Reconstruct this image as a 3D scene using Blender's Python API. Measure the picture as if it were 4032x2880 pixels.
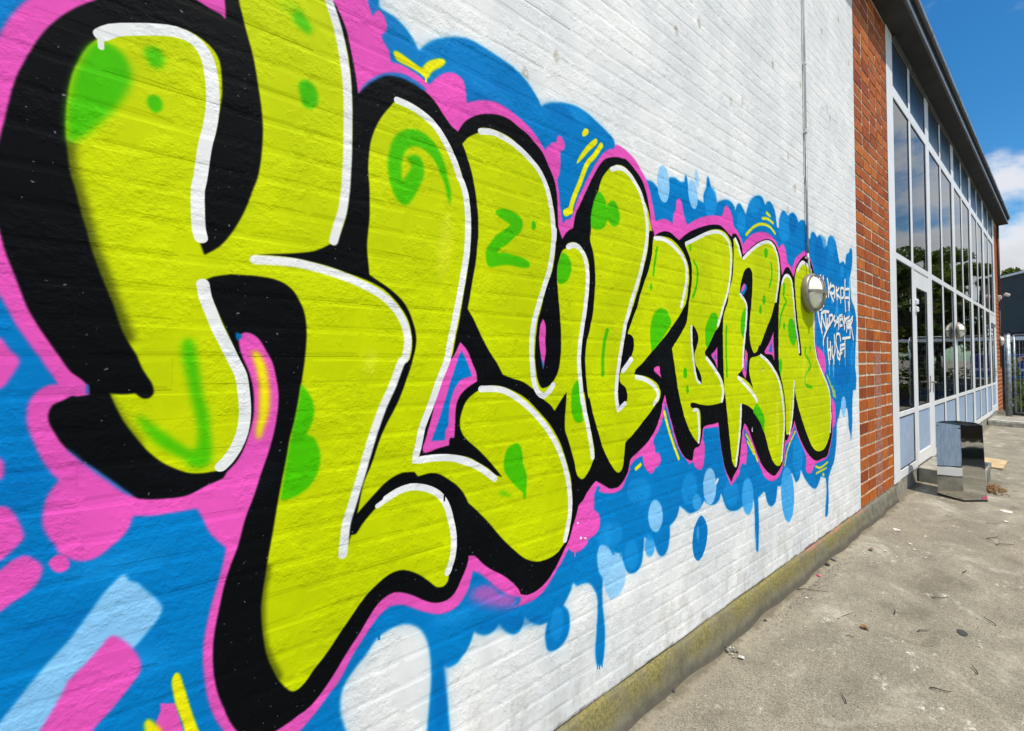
import bpy, bmesh, math, random
import numpy as np
from mathutils import Vector, Matrix
random.seed(7)
rng = np.random.default_rng(7)
for o in list(bpy.data.objects): bpy.data.objects.remove(o)
scn = bpy.context.scene
COL = scn.collection
PI = math.pi
R = math.radians

# ---------------------------------------------------------------- camera
# the painted wall is the plane x=0 and runs along +Y; the yard lies at x>0
CAM = Vector((1.017, 0.0, 1.42))
yaw, pitch, roll = 0.9666625164, 0.02495176358, 0.0042
fw = Vector((-math.sin(yaw)*math.cos(pitch), math.cos(yaw)*math.cos(pitch), math.sin(pitch)))
rt0 = Vector((math.cos(yaw), math.sin(yaw), 0)); up0 = rt0.cross(fw)
rt = rt0*math.cos(roll)+up0*math.sin(roll); up = up0*math.cos(roll)-rt0*math.sin(roll)
cd = bpy.data.cameras.new('camera'); cam = bpy.data.objects.new('camera', cd); COL.objects.link(cam)
cam.matrix_world = Matrix(((rt.x, up.x, -fw.x, CAM.x), (rt.y, up.y, -fw.y, CAM.y), (rt.z, up.z, -fw.z, CAM.z), (0, 0, 0, 1)))
cd.sensor_width = 36; cd.lens = 13.518; cd.shift_y = -72/4032
cd.clip_start = 0.02; cd.clip_end = 2000
scn.camera = cam

# ---------------------------------------------------------------- sky and sun
SUN = Vector((1.0, -0.10, 2.25)).normalized()
el = math.asin(SUN.z); az = math.atan2(SUN.x, SUN.y)
w = bpy.data.worlds.new('World'); scn.world = w; w.use_nodes = True
nt = w.node_tree; nt.nodes.clear()
def N(nt, t, **k):
    n = nt.nodes.new(t)
    for a, v in k.items():
        if a == 'i':
            for kk, vv in v.items(): n.inputs[kk].default_value = vv
        else: setattr(n, a, v)
    return n
def Lk(nt, a, b): nt.links.new(a, b)
out = N(nt, 'ShaderNodeOutputWorld'); bg = N(nt, 'ShaderNodeBackground')
sky = N(nt, 'ShaderNodeTexSky'); sky.sky_type = 'NISHITA'; sky.sun_disc = False
sky.sun_elevation = el; sky.sun_rotation = az; sky.air_density = 1.0; sky.dust_density = 0.6; sky.ozone_density = 3.5
hs = N(nt, 'ShaderNodeHueSaturation', i={'Saturation': 1.33, 'Value': 1.0}); Lk(nt, sky.outputs[0], hs.inputs['Color'])
tint = N(nt, 'ShaderNodeMix', data_type='RGBA', blend_type='MULTIPLY'); tint.inputs[0].default_value = 1.0; tint.inputs[7].default_value = (0.85, 1.17, 1.16, 1); Lk(nt, hs.outputs[0], tint.inputs[6])
tc = N(nt, 'ShaderNodeTexCoord'); mp = N(nt, 'ShaderNodeMapping'); mp.inputs['Scale'].default_value = (1.0, 1.0, 1.9); mp.inputs['Location'].default_value = (60.95, 0.0, 0.0)
Lk(nt, tc.outputs['Generated'], mp.inputs['Vector'])
n1 = N(nt, 'ShaderNodeTexNoise', i={'Scale': 2.6, 'Detail': 10.0, 'Roughness': 0.56, 'Distortion': 0.15}); Lk(nt, mp.outputs[0], n1.inputs['Vector'])
mr = N(nt, 'ShaderNodeMapRange', i={1: 0.475, 2: 0.59, 3: 0.0, 4: 1.0}); mr.interpolation_type = 'SMOOTHSTEP'; Lk(nt, n1.outputs[0], mr.inputs[0])
sh = N(nt, 'ShaderNodeMapRange', i={1: 0.54, 2: 0.72, 3: 1.0, 4: 0.70}); Lk(nt, n1.outputs[0], sh.inputs[0])
cc = N(nt, 'ShaderNodeMix', data_type='RGBA', blend_type='MULTIPLY'); cc.inputs[0].default_value = 1.0
cc.inputs[6].default_value = (6.4, 6.6, 7.0, 1); Lk(nt, sh.outputs[0], cc.inputs[7])
mx = N(nt, 'ShaderNodeMix', data_type='RGBA'); Lk(nt, mr.outputs[0], mx.inputs[0]); Lk(nt, tint.outputs[2], mx.inputs[6]); Lk(nt, cc.outputs[2], mx.inputs[7])
Lk(nt, mx.outputs[2], bg.inputs[0]); bg.inputs[1].default_value = 0.135
Lk(nt, bg.outputs[0], out.inputs[0])
sd = bpy.data.lights.new('sun', 'SUN'); sun = bpy.data.objects.new('sun', sd); COL.objects.link(sun)
sd.energy = 5.0; sd.angle = R(0.53); sd.color = (1.0, 0.94, 0.85)
sun.rotation_euler = SUN.to_track_quat('Z', 'Y').to_euler()
scn.view_settings.view_transform = 'Standard'; scn.view_settings.look = 'None'
scn.view_settings.exposure = -0.02; scn.view_settings.gamma = 1.0; scn.view_settings.use_curve_mapping = False
scn.cycles.max_bounces = 8; scn.cycles.transparent_max_bounces = 12

# spray paint shapes on the wall, bottom coat first: colour, edge softness, opacity, stroke width (0 = filled), then points in millimetres
MURAL = """B 7 1 0 262,2300 266,2400 255,2520 180,2660 60,2730 -60,2680 -130,2560 -260,2590 -380,2500 -420,2360 -540,2330 -610,2190 -570,2040 -660,1920 -680,1760 -600,1640 -640,1480 -600,1330 -520,1240 -560,1090 -500,950 -410,890 -400,740 -330,640 -230,560 -150,620 -80,560 -20,520 20,640 60,800 100,1000 150,1600 200,2000
S 34 .30 0 270,2378 272,2342 284,2338 314,2334 345,2318 365,2299 381,2275c 411,2313 445,2341 481,2362 525,2380 564,2384 697,2369 741,2355 778,2330 806,2303 821,2284c 850,2305 911,2331 970,2345 1038,2343 1103,2324 1159,2305 1191,2289 1201,2265c 1205,2222 1300,2187 1405,2182c 1440,2185 1479,2168 1519,2164 1527,2166 1568,2239c 1612,2248 1656,2240 1688,2251c 1693,2281 1707,2284 1713,2255c 1729,2216 1776,2201 1815,2192c 1855,2188c 1855,2232 1881,2277 1887,2326 1903,2330 1923,2288 1960,2257 1980,2217c 2014,2236 2082,2259 2140,2254 2175,2232 2052,2249 2109,2257 2144,2244 2174,2221c 2193,2255 2224,2272 2267,2248 2292,2223c 2319,2272 2374,2335 2443,2369 2499,2372 2542,2336c 2572,2363 2610,2370 2662,2343 2689,2280 2698,2231c 2730,2230c 2731,2282 2774,2347 2807,2359 2874,2341c 2909,2366 2962,2378 3016,2356 3042,2332c 3061,2347 3138,2363 3184,2307 3192,2251c 3232,2254c 3264,2303 3305,2317 3357,2301 3377,2284c 3410,2310 3443,2304 3473,2257 3250,2261 3275,2310 3334,2312 3369,2283c 3419,2315 3468,2291 3504,2237c 3570,2262c 3599,2324 3654,2353 3750,2331 3802,2242 3842,2168c 3932,2196 3977,2177c 4012,2264 4076,2290 4111,2332 4159,2330 4161,2245 4133,2157 4081,2078 4062,2034 4104,1925 4197,1838 4242,1735 4215,1565 4186,1355 4213,1250 4191,1156c 4126,1159c 4094,1048 4090,967 4085,886 4046,748 4030,812 3998,854 3983,965 3962,1027c 3915,1010 3869,984c 3814,1037c 3768,973 3738,952 3716,959c 3744,949 3715,918 3714,852 3686,732 3641,645 3545,568 3517,518 3518,391 3493,279 3467,274 3443,291 3459,376 3481,462 3467,554c 3370,580c 3332,543 3272,515 3193,538 3086,612 3015,686c 2993,637 2941,617 2903,652 2875,689c 2788,657 2695,635c 2660,645c 2650,606 2623,552 2571,541 2522,573 2491,637 2476,647c 2404,626c 2409,513 2414,399 2409,456 2399,336 2384,328 2371,344 2372,465 2360,385 2360,524 2351,630c 2291,608 2220,617c 2165,609 2098,620 2047,647 1993,732 1983,707 1939,689 1871,703 1838,728c 1789,695 1711,695 1667,722 1631,746c 1609,702 1581,684 1553,675c 1553,627 1539,583 1512,559 1485,563 1460,590 1435,642c 1404,654 1373,674c 1367,616 1349,562 1313,545 1268,561 1241,601 1230,647c 1203,655 1177,672c 1296,551 1269,561 1249,585 1230,620 1230,654c 1217,641 1123,578c 1120,538 1123,480 1132,416 1135,354 1129,300 1122,266 1105,268 1090,280 1083,335 1090,412 1095,471 1093,523 1076,561 1047,591 1008,599 987,600 971,618c 960,596 939,569 924,554c 944,533 955,488 945,446 919,423 889,417 855,428 845,457 843,501 852,525c 821,528 785,549 755,579c 749,556 736,540 715,538 694,550 673,572 657,595c 645,583 621,577 598,583 579,596 568,606c 561,584 543,557 534,551 515,538 497,536 483,539 472,550c 478,498 487,425 495,340 507,202c 412,260c 424,390 430,460 435,518 433,579 425,629 408,669 386,693 361,707 333,711 310,708 287,700 263,673 234,648 213,625 203,602 201,582 204,546 212,518 221,457 227,373c -358,730c -390,2058c 269,2450c
B 6 1 0 270,2378 272,2342 284,2338 314,2334 345,2318 365,2299 381,2275c 411,2313 445,2341 481,2362 525,2380 564,2384 697,2369 741,2355 778,2330 806,2303 821,2284c 850,2305 911,2331 970,2345 1038,2343 1103,2324 1159,2305 1191,2289 1201,2265c 1205,2222 1300,2187 1405,2182c 1440,2185 1479,2168 1519,2164 1527,2166 1568,2239c 1612,2248 1656,2240 1688,2251c 1693,2281 1707,2284 1713,2255c 1729,2216 1776,2201 1815,2192c 1855,2188c 1855,2232 1881,2277 1887,2326 1903,2330 1923,2288 1960,2257 1980,2217c 2014,2236 2082,2259 2140,2254 2175,2232 2052,2249 2109,2257 2144,2244 2174,2221c 2193,2255 2224,2272 2267,2248 2292,2223c 2319,2272 2374,2335 2443,2369 2499,2372 2542,2336c 2572,2363 2610,2370 2662,2343 2689,2280 2698,2231c 2730,2230c 2731,2282 2774,2347 2807,2359 2874,2341c 2909,2366 2962,2378 3016,2356 3042,2332c 3061,2347 3138,2363 3184,2307 3192,2251c 3232,2254c 3264,2303 3305,2317 3357,2301 3377,2284c 3410,2310 3443,2304 3473,2257 3250,2261 3275,2310 3334,2312 3369,2283c 3419,2315 3468,2291 3504,2237c 3570,2262c 3599,2324 3654,2353 3750,2331 3802,2242 3842,2168c 3932,2196 3977,2177c 4012,2264 4076,2290 4111,2332 4159,2330 4161,2245 4133,2157 4081,2078 4062,2034 4104,1925 4197,1838 4242,1735 4215,1565 4186,1355 4213,1250 4191,1156c 4126,1159c 4094,1048 4090,967 4085,886 4046,748 4030,812 3998,854 3983,965 3962,1027c 3915,1010 3869,984c 3814,1037c 3768,973 3738,952 3716,959c 3744,949 3715,918 3714,852 3686,732 3641,645 3545,568 3517,518 3518,391 3493,279 3467,274 3443,291 3459,376 3481,462 3467,554c 3370,580c 3332,543 3272,515 3193,538 3086,612 3015,686c 2993,637 2941,617 2903,652 2875,689c 2788,657 2695,635c 2660,645c 2650,606 2623,552 2571,541 2522,573 2491,637 2476,647c 2404,626c 2409,513 2414,399 2409,456 2399,336 2384,328 2371,344 2372,465 2360,385 2360,524 2351,630c 2291,608 2220,617c 2165,609 2098,620 2047,647 1993,732 1983,707 1939,689 1871,703 1838,728c 1789,695 1711,695 1667,722 1631,746c 1609,702 1581,684 1553,675c 1553,627 1539,583 1512,559 1485,563 1460,590 1435,642c 1404,654 1373,674c 1367,616 1349,562 1313,545 1268,561 1241,601 1230,647c 1203,655 1177,672c 1296,551 1269,561 1249,585 1230,620 1230,654c 1217,641 1123,578c 1120,538 1123,480 1132,416 1135,354 1129,300 1122,266 1105,268 1090,280 1083,335 1090,412 1095,471 1093,523 1076,561 1047,591 1008,599 987,600 971,618c 960,596 939,569 924,554c 944,533 955,488 945,446 919,423 889,417 855,428 845,457 843,501 852,525c 821,528 785,549 755,579c 749,556 736,540 715,538 694,550 673,572 657,595c 645,583 621,577 598,583 579,596 568,606c 561,584 543,557 534,551 515,538 497,536 483,539 472,550c 478,498 487,425 495,340 507,202c 412,260c 424,390 430,460 435,518 433,579 425,629 408,669 386,693 361,707 333,711 310,708 287,700 263,673 234,648 213,625 203,602 201,582 204,546 212,518 221,457 227,373c -358,730c -390,2058c 269,2450c
D 25 .5 0 666,2297 667,2277 648,2246 615,2209 575,2175 537,2150 507,2138 491,2142 491,2160 506,2188 536,2223 574,2258 614,2285 647,2299
D 22 .45 0 996,2300 982,2288 954,2278 918,2271 882,2270 852,2274 835,2282 832,2292 845,2304 871,2314 905,2321 942,2323 973,2320 993,2312
M 18 .45 0 1056,2307 1043,2297 1023,2291 999,2290 977,2293 960,2301 952,2310 953,2321 965,2330 984,2336 1008,2338 1031,2335 1049,2328 1058,2317
M 22 .4 0 694,2250 682,2242 656,2237 622,2236 588,2239 560,2245 542,2253 539,2261 550,2269 574,2274 606,2276 641,2273 671,2268 691,2259
M 25 .4 0 -121,1028 -127,1020 -148,1013 -179,1010 -211,1011 -239,1016 -259,1023 -267,1031 -261,1039 -244,1045 -217,1048 -185,1048 -154,1044 -130,1037
D 25 .4 0 -201,953 -205,943 -222,934 -248,927 -275,923 -300,924 -317,928 -325,934 -321,943 -306,951 -284,958 -256,963 -230,964 -210,960
M 25 .45 0 -117,836 -118,824 -127,815 -141,810 -158,811 -174,817 -186,826 -192,838 -191,849 -183,858 -170,863 -153,863 -137,858 -124,848
D 25 .4 0 -291,1195 -293,1179 -300,1167 -310,1161 -321,1164 -331,1173 -338,1187 -340,1204 -339,1220 -332,1232 -323,1238 -312,1236 -301,1227 -294,1212
M 20 .5 0 567,665 562,657 543,654 515,656 484,662 457,671 437,682 429,691 433,699 450,702 476,701 507,695 536,686 558,675
D 12 .6 0 483,464 481,420 475,388 466,373 457,378 449,402 444,440 443,484 445,527 451,559 460,575 469,571 477,547 482,509
M 14 .5 0 1172,728 1162,710 1147,699 1129,696 1114,702 1102,717 1098,736 1100,756 1110,774 1125,786 1142,789 1158,783 1170,769 1175,749
D 14 .5 0 854,535 839,529 798,535 740,549 678,568 625,588 589,606 576,618 587,623 621,620 673,609 735,591 794,569 837,549
M 10 .5 0 1420,843 1404,824 1376,814 1342,815 1308,826 1282,845 1267,869 1267,892 1281,911 1308,921 1341,922 1376,911 1404,892 1420,867
M 10 .6 0 1777,790 1764,762 1741,743 1712,737 1683,745 1660,764 1647,792 1647,822 1659,850 1681,869 1709,877 1739,870 1763,851 1776,822
M 12 .5 0 2484,2322 2475,2301 2451,2279 2417,2263 2381,2255 2349,2257 2327,2267 2320,2285 2328,2306 2350,2326 2383,2343 2419,2351 2453,2351 2476,2340
M 12 .6 0 2906,2268 2895,2226 2868,2188 2830,2164 2789,2156 2753,2168 2729,2195 2722,2232 2732,2273 2758,2310 2794,2335 2835,2344 2873,2334 2898,2307
D 8 .6 0 3014,2319 3006,2288 2985,2261 2956,2243 2924,2237 2897,2244 2878,2263 2872,2290 2880,2320 2900,2346 2929,2365 2960,2372 2989,2365 3008,2346
M 8 .7 0 1980,2223 1974,2187 1957,2155 1933,2135 1908,2129 1885,2140 1870,2163 1865,2195 1871,2230 1887,2261 1910,2282 1936,2289 1959,2280 1975,2256
D 14 .5 0 1770,2137 1750,2121 1712,2108 1664,2100 1615,2098 1575,2102 1552,2112 1548,2125 1565,2140 1600,2153 1646,2162 1696,2165 1739,2161 1765,2151
M 10 .5 0 2291,2185 2286,2157 2271,2133 2250,2117 2228,2113 2208,2121 2195,2139 2191,2165 2196,2192 2210,2216 2231,2232 2253,2237 2273,2230 2287,2211
D 12 .5 0 3567,2205 3551,2141 3513,2087 3460,2053 3405,2046 3357,2066 3325,2108 3316,2165 3330,2226 3366,2280 3416,2315 3472,2326 3523,2308 3557,2265
M 10 .6 0 3756,2293 3747,2258 3723,2227 3691,2207 3657,2202 3627,2212 3608,2235 3602,2267 3611,2302 3633,2332 3664,2353 3699,2359 3729,2350 3750,2326
M 10 .55 0 3940,2122 3935,2099 3922,2080 3905,2068 3886,2066 3870,2073 3859,2089 3856,2111 3862,2133 3874,2152 3891,2164 3910,2167 3926,2159 3937,2143
M 14 .5 0 4120,1916 4107,1824 4081,1751 4047,1709 4012,1707 3983,1745 3965,1814 3962,1901 3974,1991 4000,2064 4033,2108 4068,2113 4098,2076 4117,2006
M 10 .6 0 3821,1761 3814,1735 3797,1713 3774,1701 3748,1699 3726,1709 3712,1728 3708,1753 3714,1779 3731,1800 3754,1813 3779,1815 3802,1805 3817,1786
D 14 .5 0 4070,1305 4045,1252 3983,1212 3897,1192 3806,1196 3727,1222 3676,1263 3659,1313 3680,1362 3736,1402 3817,1424 3909,1424 3993,1401 4051,1358
M 10 .6 0 4175,1438 4167,1402 4149,1373 4124,1358 4098,1358 4076,1374 4062,1402 4058,1438 4066,1474 4083,1502 4107,1519 4133,1519 4156,1503 4171,1475
M 12 .5 0 3050,775 3039,716 3015,671 2981,650 2945,656 2914,688 2894,738 2888,798 2898,855 2921,900 2954,922 2990,918 3022,888 3044,837
M 10 .5 0 2180,698 2171,668 2148,648 2116,641 2081,648 2051,668 2030,697 2023,729 2031,758 2053,778 2084,786 2119,780 2151,760 2173,731
M 8 .8 0 1445,617 1441,598 1431,585 1417,580 1402,584 1388,597 1379,615 1375,636 1379,654 1388,667 1402,673 1418,669 1432,656 1441,638
M 10 .5 0 1337,609 1332,585 1319,569 1301,563 1281,569 1263,586 1251,609 1246,635 1251,659 1263,675 1281,682 1301,676 1320,660 1333,636
M 8 .5 0 1233,707 1218,691 1197,683 1172,685 1150,696 1135,713 1129,733 1133,753 1147,768 1168,777 1193,776 1215,766 1232,748 1238,727
M 6 .5 0 924,490 917,467 906,451 893,446 880,453 869,469 864,492 864,517 871,540 881,555 895,561 908,555 919,539 924,516
M 10 .35 0 3565,2280 3559,2255 3545,2233 3526,2218 3505,2215 3487,2223 3475,2240 3472,2264 3478,2289 3491,2311 3510,2325 3531,2329 3549,2322 3562,2304
L 3 .95 0 1567,2210 1566,2172 1556,2139 1539,2118 1518,2113 1499,2124 1483,2149 1476,2183 1477,2220 1487,2252 1503,2274 1524,2281 1544,2270 1559,2245
L 5 .95 0 1799,2221 1802,2189 1796,2162 1782,2144 1764,2138 1746,2147 1730,2167 1720,2196 1717,2226 1723,2253 1736,2272 1754,2277 1772,2270 1789,2249
L 10 .8 0 1813,2299 1815,2279 1812,2263 1805,2252 1797,2250 1787,2255 1780,2268 1774,2286 1773,2305 1776,2321 1782,2332 1791,2335 1800,2329 1808,2316
L 6 .95 0 1106,710 1130,706 1160,686 1179,656c 1204,651 1223,639 1243,608 1256,561 1249,525 1223,495 1178,486 1160,496 1135,541 1123,582 1105,608 1094,652 1094,684
L 5 .9 0 1503,730 1497,702 1482,681 1462,673 1439,679 1419,697 1405,724 1401,754 1406,781 1420,802 1440,811 1463,806 1483,788 1498,761
S 8 .9 0 1812,724 1808,708 1797,697 1782,693 1765,697 1750,707 1740,723 1737,740 1740,756 1751,767 1766,772 1783,768 1798,758 1808,742
L 4 .95 0 1950,775 1943,737 1925,709 1900,696 1873,702 1850,724 1834,758 1828,797 1835,835 1852,863 1876,876 1903,872 1928,850 1944,816
S 8 .85 0 2344,649 2336,606 2317,575 2290,561 2261,568 2236,592 2220,631 2214,675 2221,716 2240,748 2266,762 2295,757 2321,733 2338,694
S 4 .95 0 2903,548 2896,473 2870,417 2832,392 2788,402 2749,443 2720,508 2708,584 2715,656 2738,711 2775,738 2818,732 2860,692 2890,626
L 5 .9 0 3938,1034 3930,998 3912,971 3887,957 3861,959 3839,977 3824,1006 3820,1042 3828,1077 3845,1104 3869,1119 3896,1118 3919,1100 3934,1070
B 3 1 0 1805,663 1853,619 1865,564 1834,485 1786,455 1747,484 1732,547 1749,619
S 6 .8 0 1792,582 1791,568 1787,557 1782,551 1776,553 1771,561 1768,573 1767,589 1768,603 1772,614 1777,619 1783,618 1788,610 1791,597
S 8 .6 0 2347,632 2340,595 2321,567 2295,556 2267,562 2242,585 2226,619 2221,658 2228,695 2246,722 2271,735 2299,730 2324,708 2342,673
L 5 .95 0 -188,1006 -181,1008 -175,994 -165,988 -151,968 -136,946 -127,926 -132,908 -147,888 -167,865 -194,854 -255,793 -285,769 -305,735c -360,767c -330,806 -325,812 -302,847 -273,888 -252,912 -225,955 -211,979 -200,993
P 4 1 0 -350,1537 -342,1517 -334,1497 -324,1470 -313,1448 -303,1427 -295,1413 -289,1399 -276,1375 -271,1367 -278,1369 -289,1365 -301,1353 -307,1338 -309,1317 -307,1294 -300,1270 -290,1239 -279,1214 -269,1199c -278,1183 -284,1167 -287,1142 -286,1122 -279,1101 -271,1085 -267,1072 -255,1059 -241,1049 -227,1047 -213,1053 -199,1066 -187,1077 -177,1094 -172,1114c -145,1108 -112,1107 -78,1107c -68,1083 -59,1058 -49,1041 -29,1014c -33,987 -42,943 -50,910 -57,873 -62,836 -63,803 -60,764 -54,718 -42,673 -27,638 -11,599 44,533 87,538 117,561 145,582 171,608 198,634 225,676 249,707 273,736 295,756 318,768 339,765 360,756 401,727 444,702 474,693 513,698 535,716 553,742 564,784c 601,754 644,712 676,683 714,657 740,646 731,625 697,628 749,618 803,620 840,636 879,671 919,708 950,744c 960,730 981,720 1009,720 1042,735 1048,749 1082,756 1106,779 1109,811 1100,833 1076,851c 1079,882 1077,907 1097,936c 1124,918 1167,893 1199,891 1238,901 1264,940 1285,971 1101,919 1162,894 1200,895 1239,914 1273,947 1286,980 1314,998 1364,1013c 1371,976 1393,945 1422,926 1441,932 1449,945 1476,950 1492,976 1477,1006 1453,1010c 1450,1038 1438,1063 1470,1097 1501,1141 1518,1183 1522,1226c 1542,1181 1566,1120 1599,1043 1641,984 1685,947 1712,921 1740,929 1758,901 1796,882 1825,885 1840,925 1846,982 1832,1031 1842,1073 1877,1072 1976,1070c 1991,991 2017,904 2043,833 2098,747c 2145,787 2101,749 2141,771 2182,791 2204,834 2225,847 2260,835 2276,884 2270,953 2243,997 2250,1030c 2300,984 2372,884 2432,798 2494,723 2592,685 2680,698 2754,770 2785,874 2833,884 2893,941 2924,985c 2972,916 3072,805 3113,741 3100,684 3120,648 3164,636 3197,635 3256,677 3291,684 3436,685 3512,701 3567,757 3610,826 3626,889 3682,931 3692,1015 3676,1082 3637,1113 3610,1124 3574,1191 3512,1258 3475,1296c 3503,1350 3494,1423 3421,1478 3337,1503c 3481,1426 3384,1498 3336,1497 3314,1541 3324,1773 3309,1985 3266,2086 3199,2138 3144,2156 3140,2159 3063,2124 2988,2087 2942,2036 2923,2001c 2889,2022 2847,2037 2832,2091 2808,2129 2776,2141 2743,2122 2726,2102c 2687,2137 2611,2164 2508,2167 2423,2148 2342,2114 2276,2065 2256,2043c 2238,2077 2190,2116 2154,2133 2143,2173 2108,2218 2080,2228 2098,2230 2069,2223 2052,2199 2034,2160c 1947,2146 1874,2126 1784,2091 1708,2049c 1690,2076 1673,2114 1660,2153 1638,2160 1620,2138 1615,2101 1598,2077 1589,2030c 1559,2039 1518,2038 1462,2016c 1454,2046 1439,2100 1409,2169 1365,2214 1314,2251 1259,2270 1205,2274 1192,2252c 1166,2244 1165,2243 1127,2212 1091,2166 1049,2100 1015,2041 987,1990 965,1936 954,1920 938,1915 920,1895c 912,1933 901,2009 894,2050c 904,2068 909,2109 909,2153 922,2161 930,2179 922,2200 904,2210 891,2198 888,2180 871,2174 851,2154 838,2136c 816,2158 779,2187 733,2208 685,2223 634,2227 594,2217 560,2202 533,2185c 529,2215 520,2238 500,2253 530,2199 522,2247 500,2258 474,2254 450,2237 426,2210 414,2191c 385,2203 353,2211 328,2213 304,2208c 299,2236 279,2264 291,2285 293,2304 284,2324 270,2333 261,2321 255,2308c 247,2329 242,2344 231,2428 197,2510 137,2547 50,2512 -26,2442 -64,2336 -91,2267 -143,2219 -192,2182 -265,2115 -326,2036 -338,2011 -346,1989 -353,1965 -362,1923 -368,1860 -370,1783 -368,1675 -362,1601
P 25 .7 0 567,731 616,734 664,706 714,662 731,631 697,628 624,659 567,696 552,717
B 8 .9 0 570,778 601,753 644,706 685,672 664,682 616,728 567,738 559,746
P 4 1 0 -369,1433 -355,1452 -340,1449 -334,1438 -326,1423 -323,1421 -320,1415 -318,1407 -322,1394 -329,1377 -338,1362 -356,1367 -369,1397
P 4 1 0 -331,1228 -331,1220 -333,1213 -336,1209 -339,1210 -341,1214 -344,1222 -344,1231 -344,1239 -342,1246 -340,1250 -336,1249 -334,1245 -331,1238
P 4 1 0 -359,1153 -348,1169 -334,1168 -326,1165 -318,1151 -311,1132 -307,1116 -307,1105 -325,1083 -332,1076 -346,1078 -358,1101
P 5 1 0 -359,1024 -348,1051 -331,1062 -319,1074 -305,1079 -293,1068 -285,1056 -284,1046 -289,1028 -301,1013 -318,1002 -330,992 -346,985 -359,997
P 3 1 0 -278,1056 -275,1064 -266,1069 -257,1063 -252,1048 -255,1039 -263,1036 -271,1041 -275,1049
P 4 1 0 -195,900 -188,894 -169,868 -157,840 -156,816 -170,795 -192,767 -215,743 -234,713c -305,735c -283,771 -272,792 -255,828 -250,843 -230,863 -209,887 -201,899
P 3 1 0 -127,743c -104,732c -92,677 -84,629c -131,656c -132,711 -126,727
y 2 1 0 -104,792 -110,782 -109,762 -103,727 -92,686 -81,627c -41,582c -64,653 -75,690 -88,745 -94,770 -97,783
y 4 1 0 -149,716 -144,723 -134,710 -124,690 -112,644c -140,660c
K 3 1 0 -354,1741 -348,1790 -341,1845 -335,1889 -327,1920 -315,1961 -303,1993 -288,2023 -266,2055 -245,2079 -221,2106 -175,2143 -124,2159 -100,2159 -79,2153 -58,2150c -50,2143c -50,2163 -52,2184 -55,2237 -46,2327 -9,2413 50,2467 116,2481 149,2421 158,2349 160,2299 166,2291 180,2267 193,2236 205,2184 213,2147 219,2109 222,2087c 241,2118 272,2152 301,2171 338,2179 369,2177 399,2167 430,2150 454,2123 483,2096 512,2083c 503,2082c 512,2102 530,2128 560,2154 599,2175 647,2189 689,2189 724,2177 760,2166 797,2144 826,2123 846,2095 871,2059 886,2024 894,1968 899,1879 917,1839c 933,1862 949,1877 970,1889c 981,1940 1003,1981 1043,2053 1073,2106 1115,2169 1146,2198 1204,2222 1264,2231 1252,2234 1293,2221 1335,2197 1372,2169 1401,2120 1423,2039 1433,1984 1450,1966c 1453,1947c 1485,1968 1534,1985 1575,1985 1618,1970 1640,1963c 1680,1991 1745,2027 1843,2067 1925,2093 2011,2106 2067,2091 2130,2068c 2142,2085 2141,2086c 2177,2093 2213,2072 2243,2029 2255,1991c 2287,2005 2367,2056 2450,2098 2566,2134 2641,2132 2694,2104 2732,2055 2747,2002 2761,1948 2769,1942c 2812,1990 2863,2004 2913,1975 2939,1953c 2948,1958c 2986,2021 3061,2083 3138,2121 3216,2113 3274,2060 3312,1987 3303,1967 3324,1773 3307,1665 3309,1541 3334,1452 3391,1363 3486,1271 3573,1184 3608,1089 3617,986 3612,893 3615,881 3590,810 3540,742 3500,707 3412,702 3292,703 3201,737 3094,810 2992,913 2934,993 2925,1018c 2904,987 2854,945 2805,903 2781,906 2767,877 2745,787 2717,753 2663,728 2619,714 2560,734 2464,797 2388,889 2301,1018 2272,1049 2251,1061c 2236,1039 2221,1000 2214,967 2198,895 2183,844 2155,815 2128,800 2101,769c 2043,844 2012,927 1991,1002 1977,1092c 1929,1088 1878,1088 1843,1083 1828,1069 1822,1038 1797,994 1769,992 1750,979 1740,939 1717,938c 1676,959 1633,1005 1599,1068 1567,1140 1542,1200 1523,1257c 1506,1222 1494,1180 1470,1134 1439,1095 1416,1075 1379,1052 1328,1027 1286,1006 1280,990 1269,956 1246,930 1213,910 1194,909 1162,913 1155,917 1124,935 1088,956c 1065,942 1036,919 1020,899 998,884 987,855 971,820 955,781 944,765 919,734 879,686 840,658 802,645 766,645 740,656c 731,676 705,706 672,737 624,772 593,801 570,827 548,833c 548,817 534,786 520,763 515,752 502,737 481,728 450,731 420,746 382,775 350,794 329,801 309,798 289,787 270,766 248,735 222,704 195,668 168,635 140,608 108,596 79,588 54,585 23,588 -1,620 -18,658 -26,683 -36,716 -43,753 -46,789 -46,828 -42,865 -37,896 -30,937 -20,976 -9,1009 -4,1030 4,1068 20,1118 33,1167 43,1201 53,1244 60,1294 61,1335 56,1370 48,1406 35,1433 26,1451 14,1465 -3,1471 -13,1464 -15,1452c -12,1433 -6,1413 5,1384 13,1347 15,1317 14,1283 7,1249 -4,1212 -16,1190 -31,1173 -36,1162 -60,1153 -78,1144 -96,1137 -130,1138 -165,1145 -178,1157 -201,1183 -222,1207 -245,1233 -262,1255 -273,1276 -282,1299 -284,1315 -279,1332 -267,1339 -256,1347 -242,1346 -235,1348c -236,1364c -243,1372 -257,1387 -268,1407 -274,1419 -278,1427 -288,1447 -300,1472 -311,1498 -320,1529 -331,1568 -339,1597 -345,1627 -352,1669
P 3 1 0 -278,1380 -273,1383 -263,1389 -251,1381 -243,1372 -241,1364 -241,1354 -245,1348 -249,1345 -256,1348 -267,1359
B 3 .9 0 -236,1358 -236,1354 -236,1350 -237,1348 -238,1348 -239,1350 -239,1354 -240,1358 -239,1362 -239,1366 -238,1368 -237,1368 -237,1366 -236,1362
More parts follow.
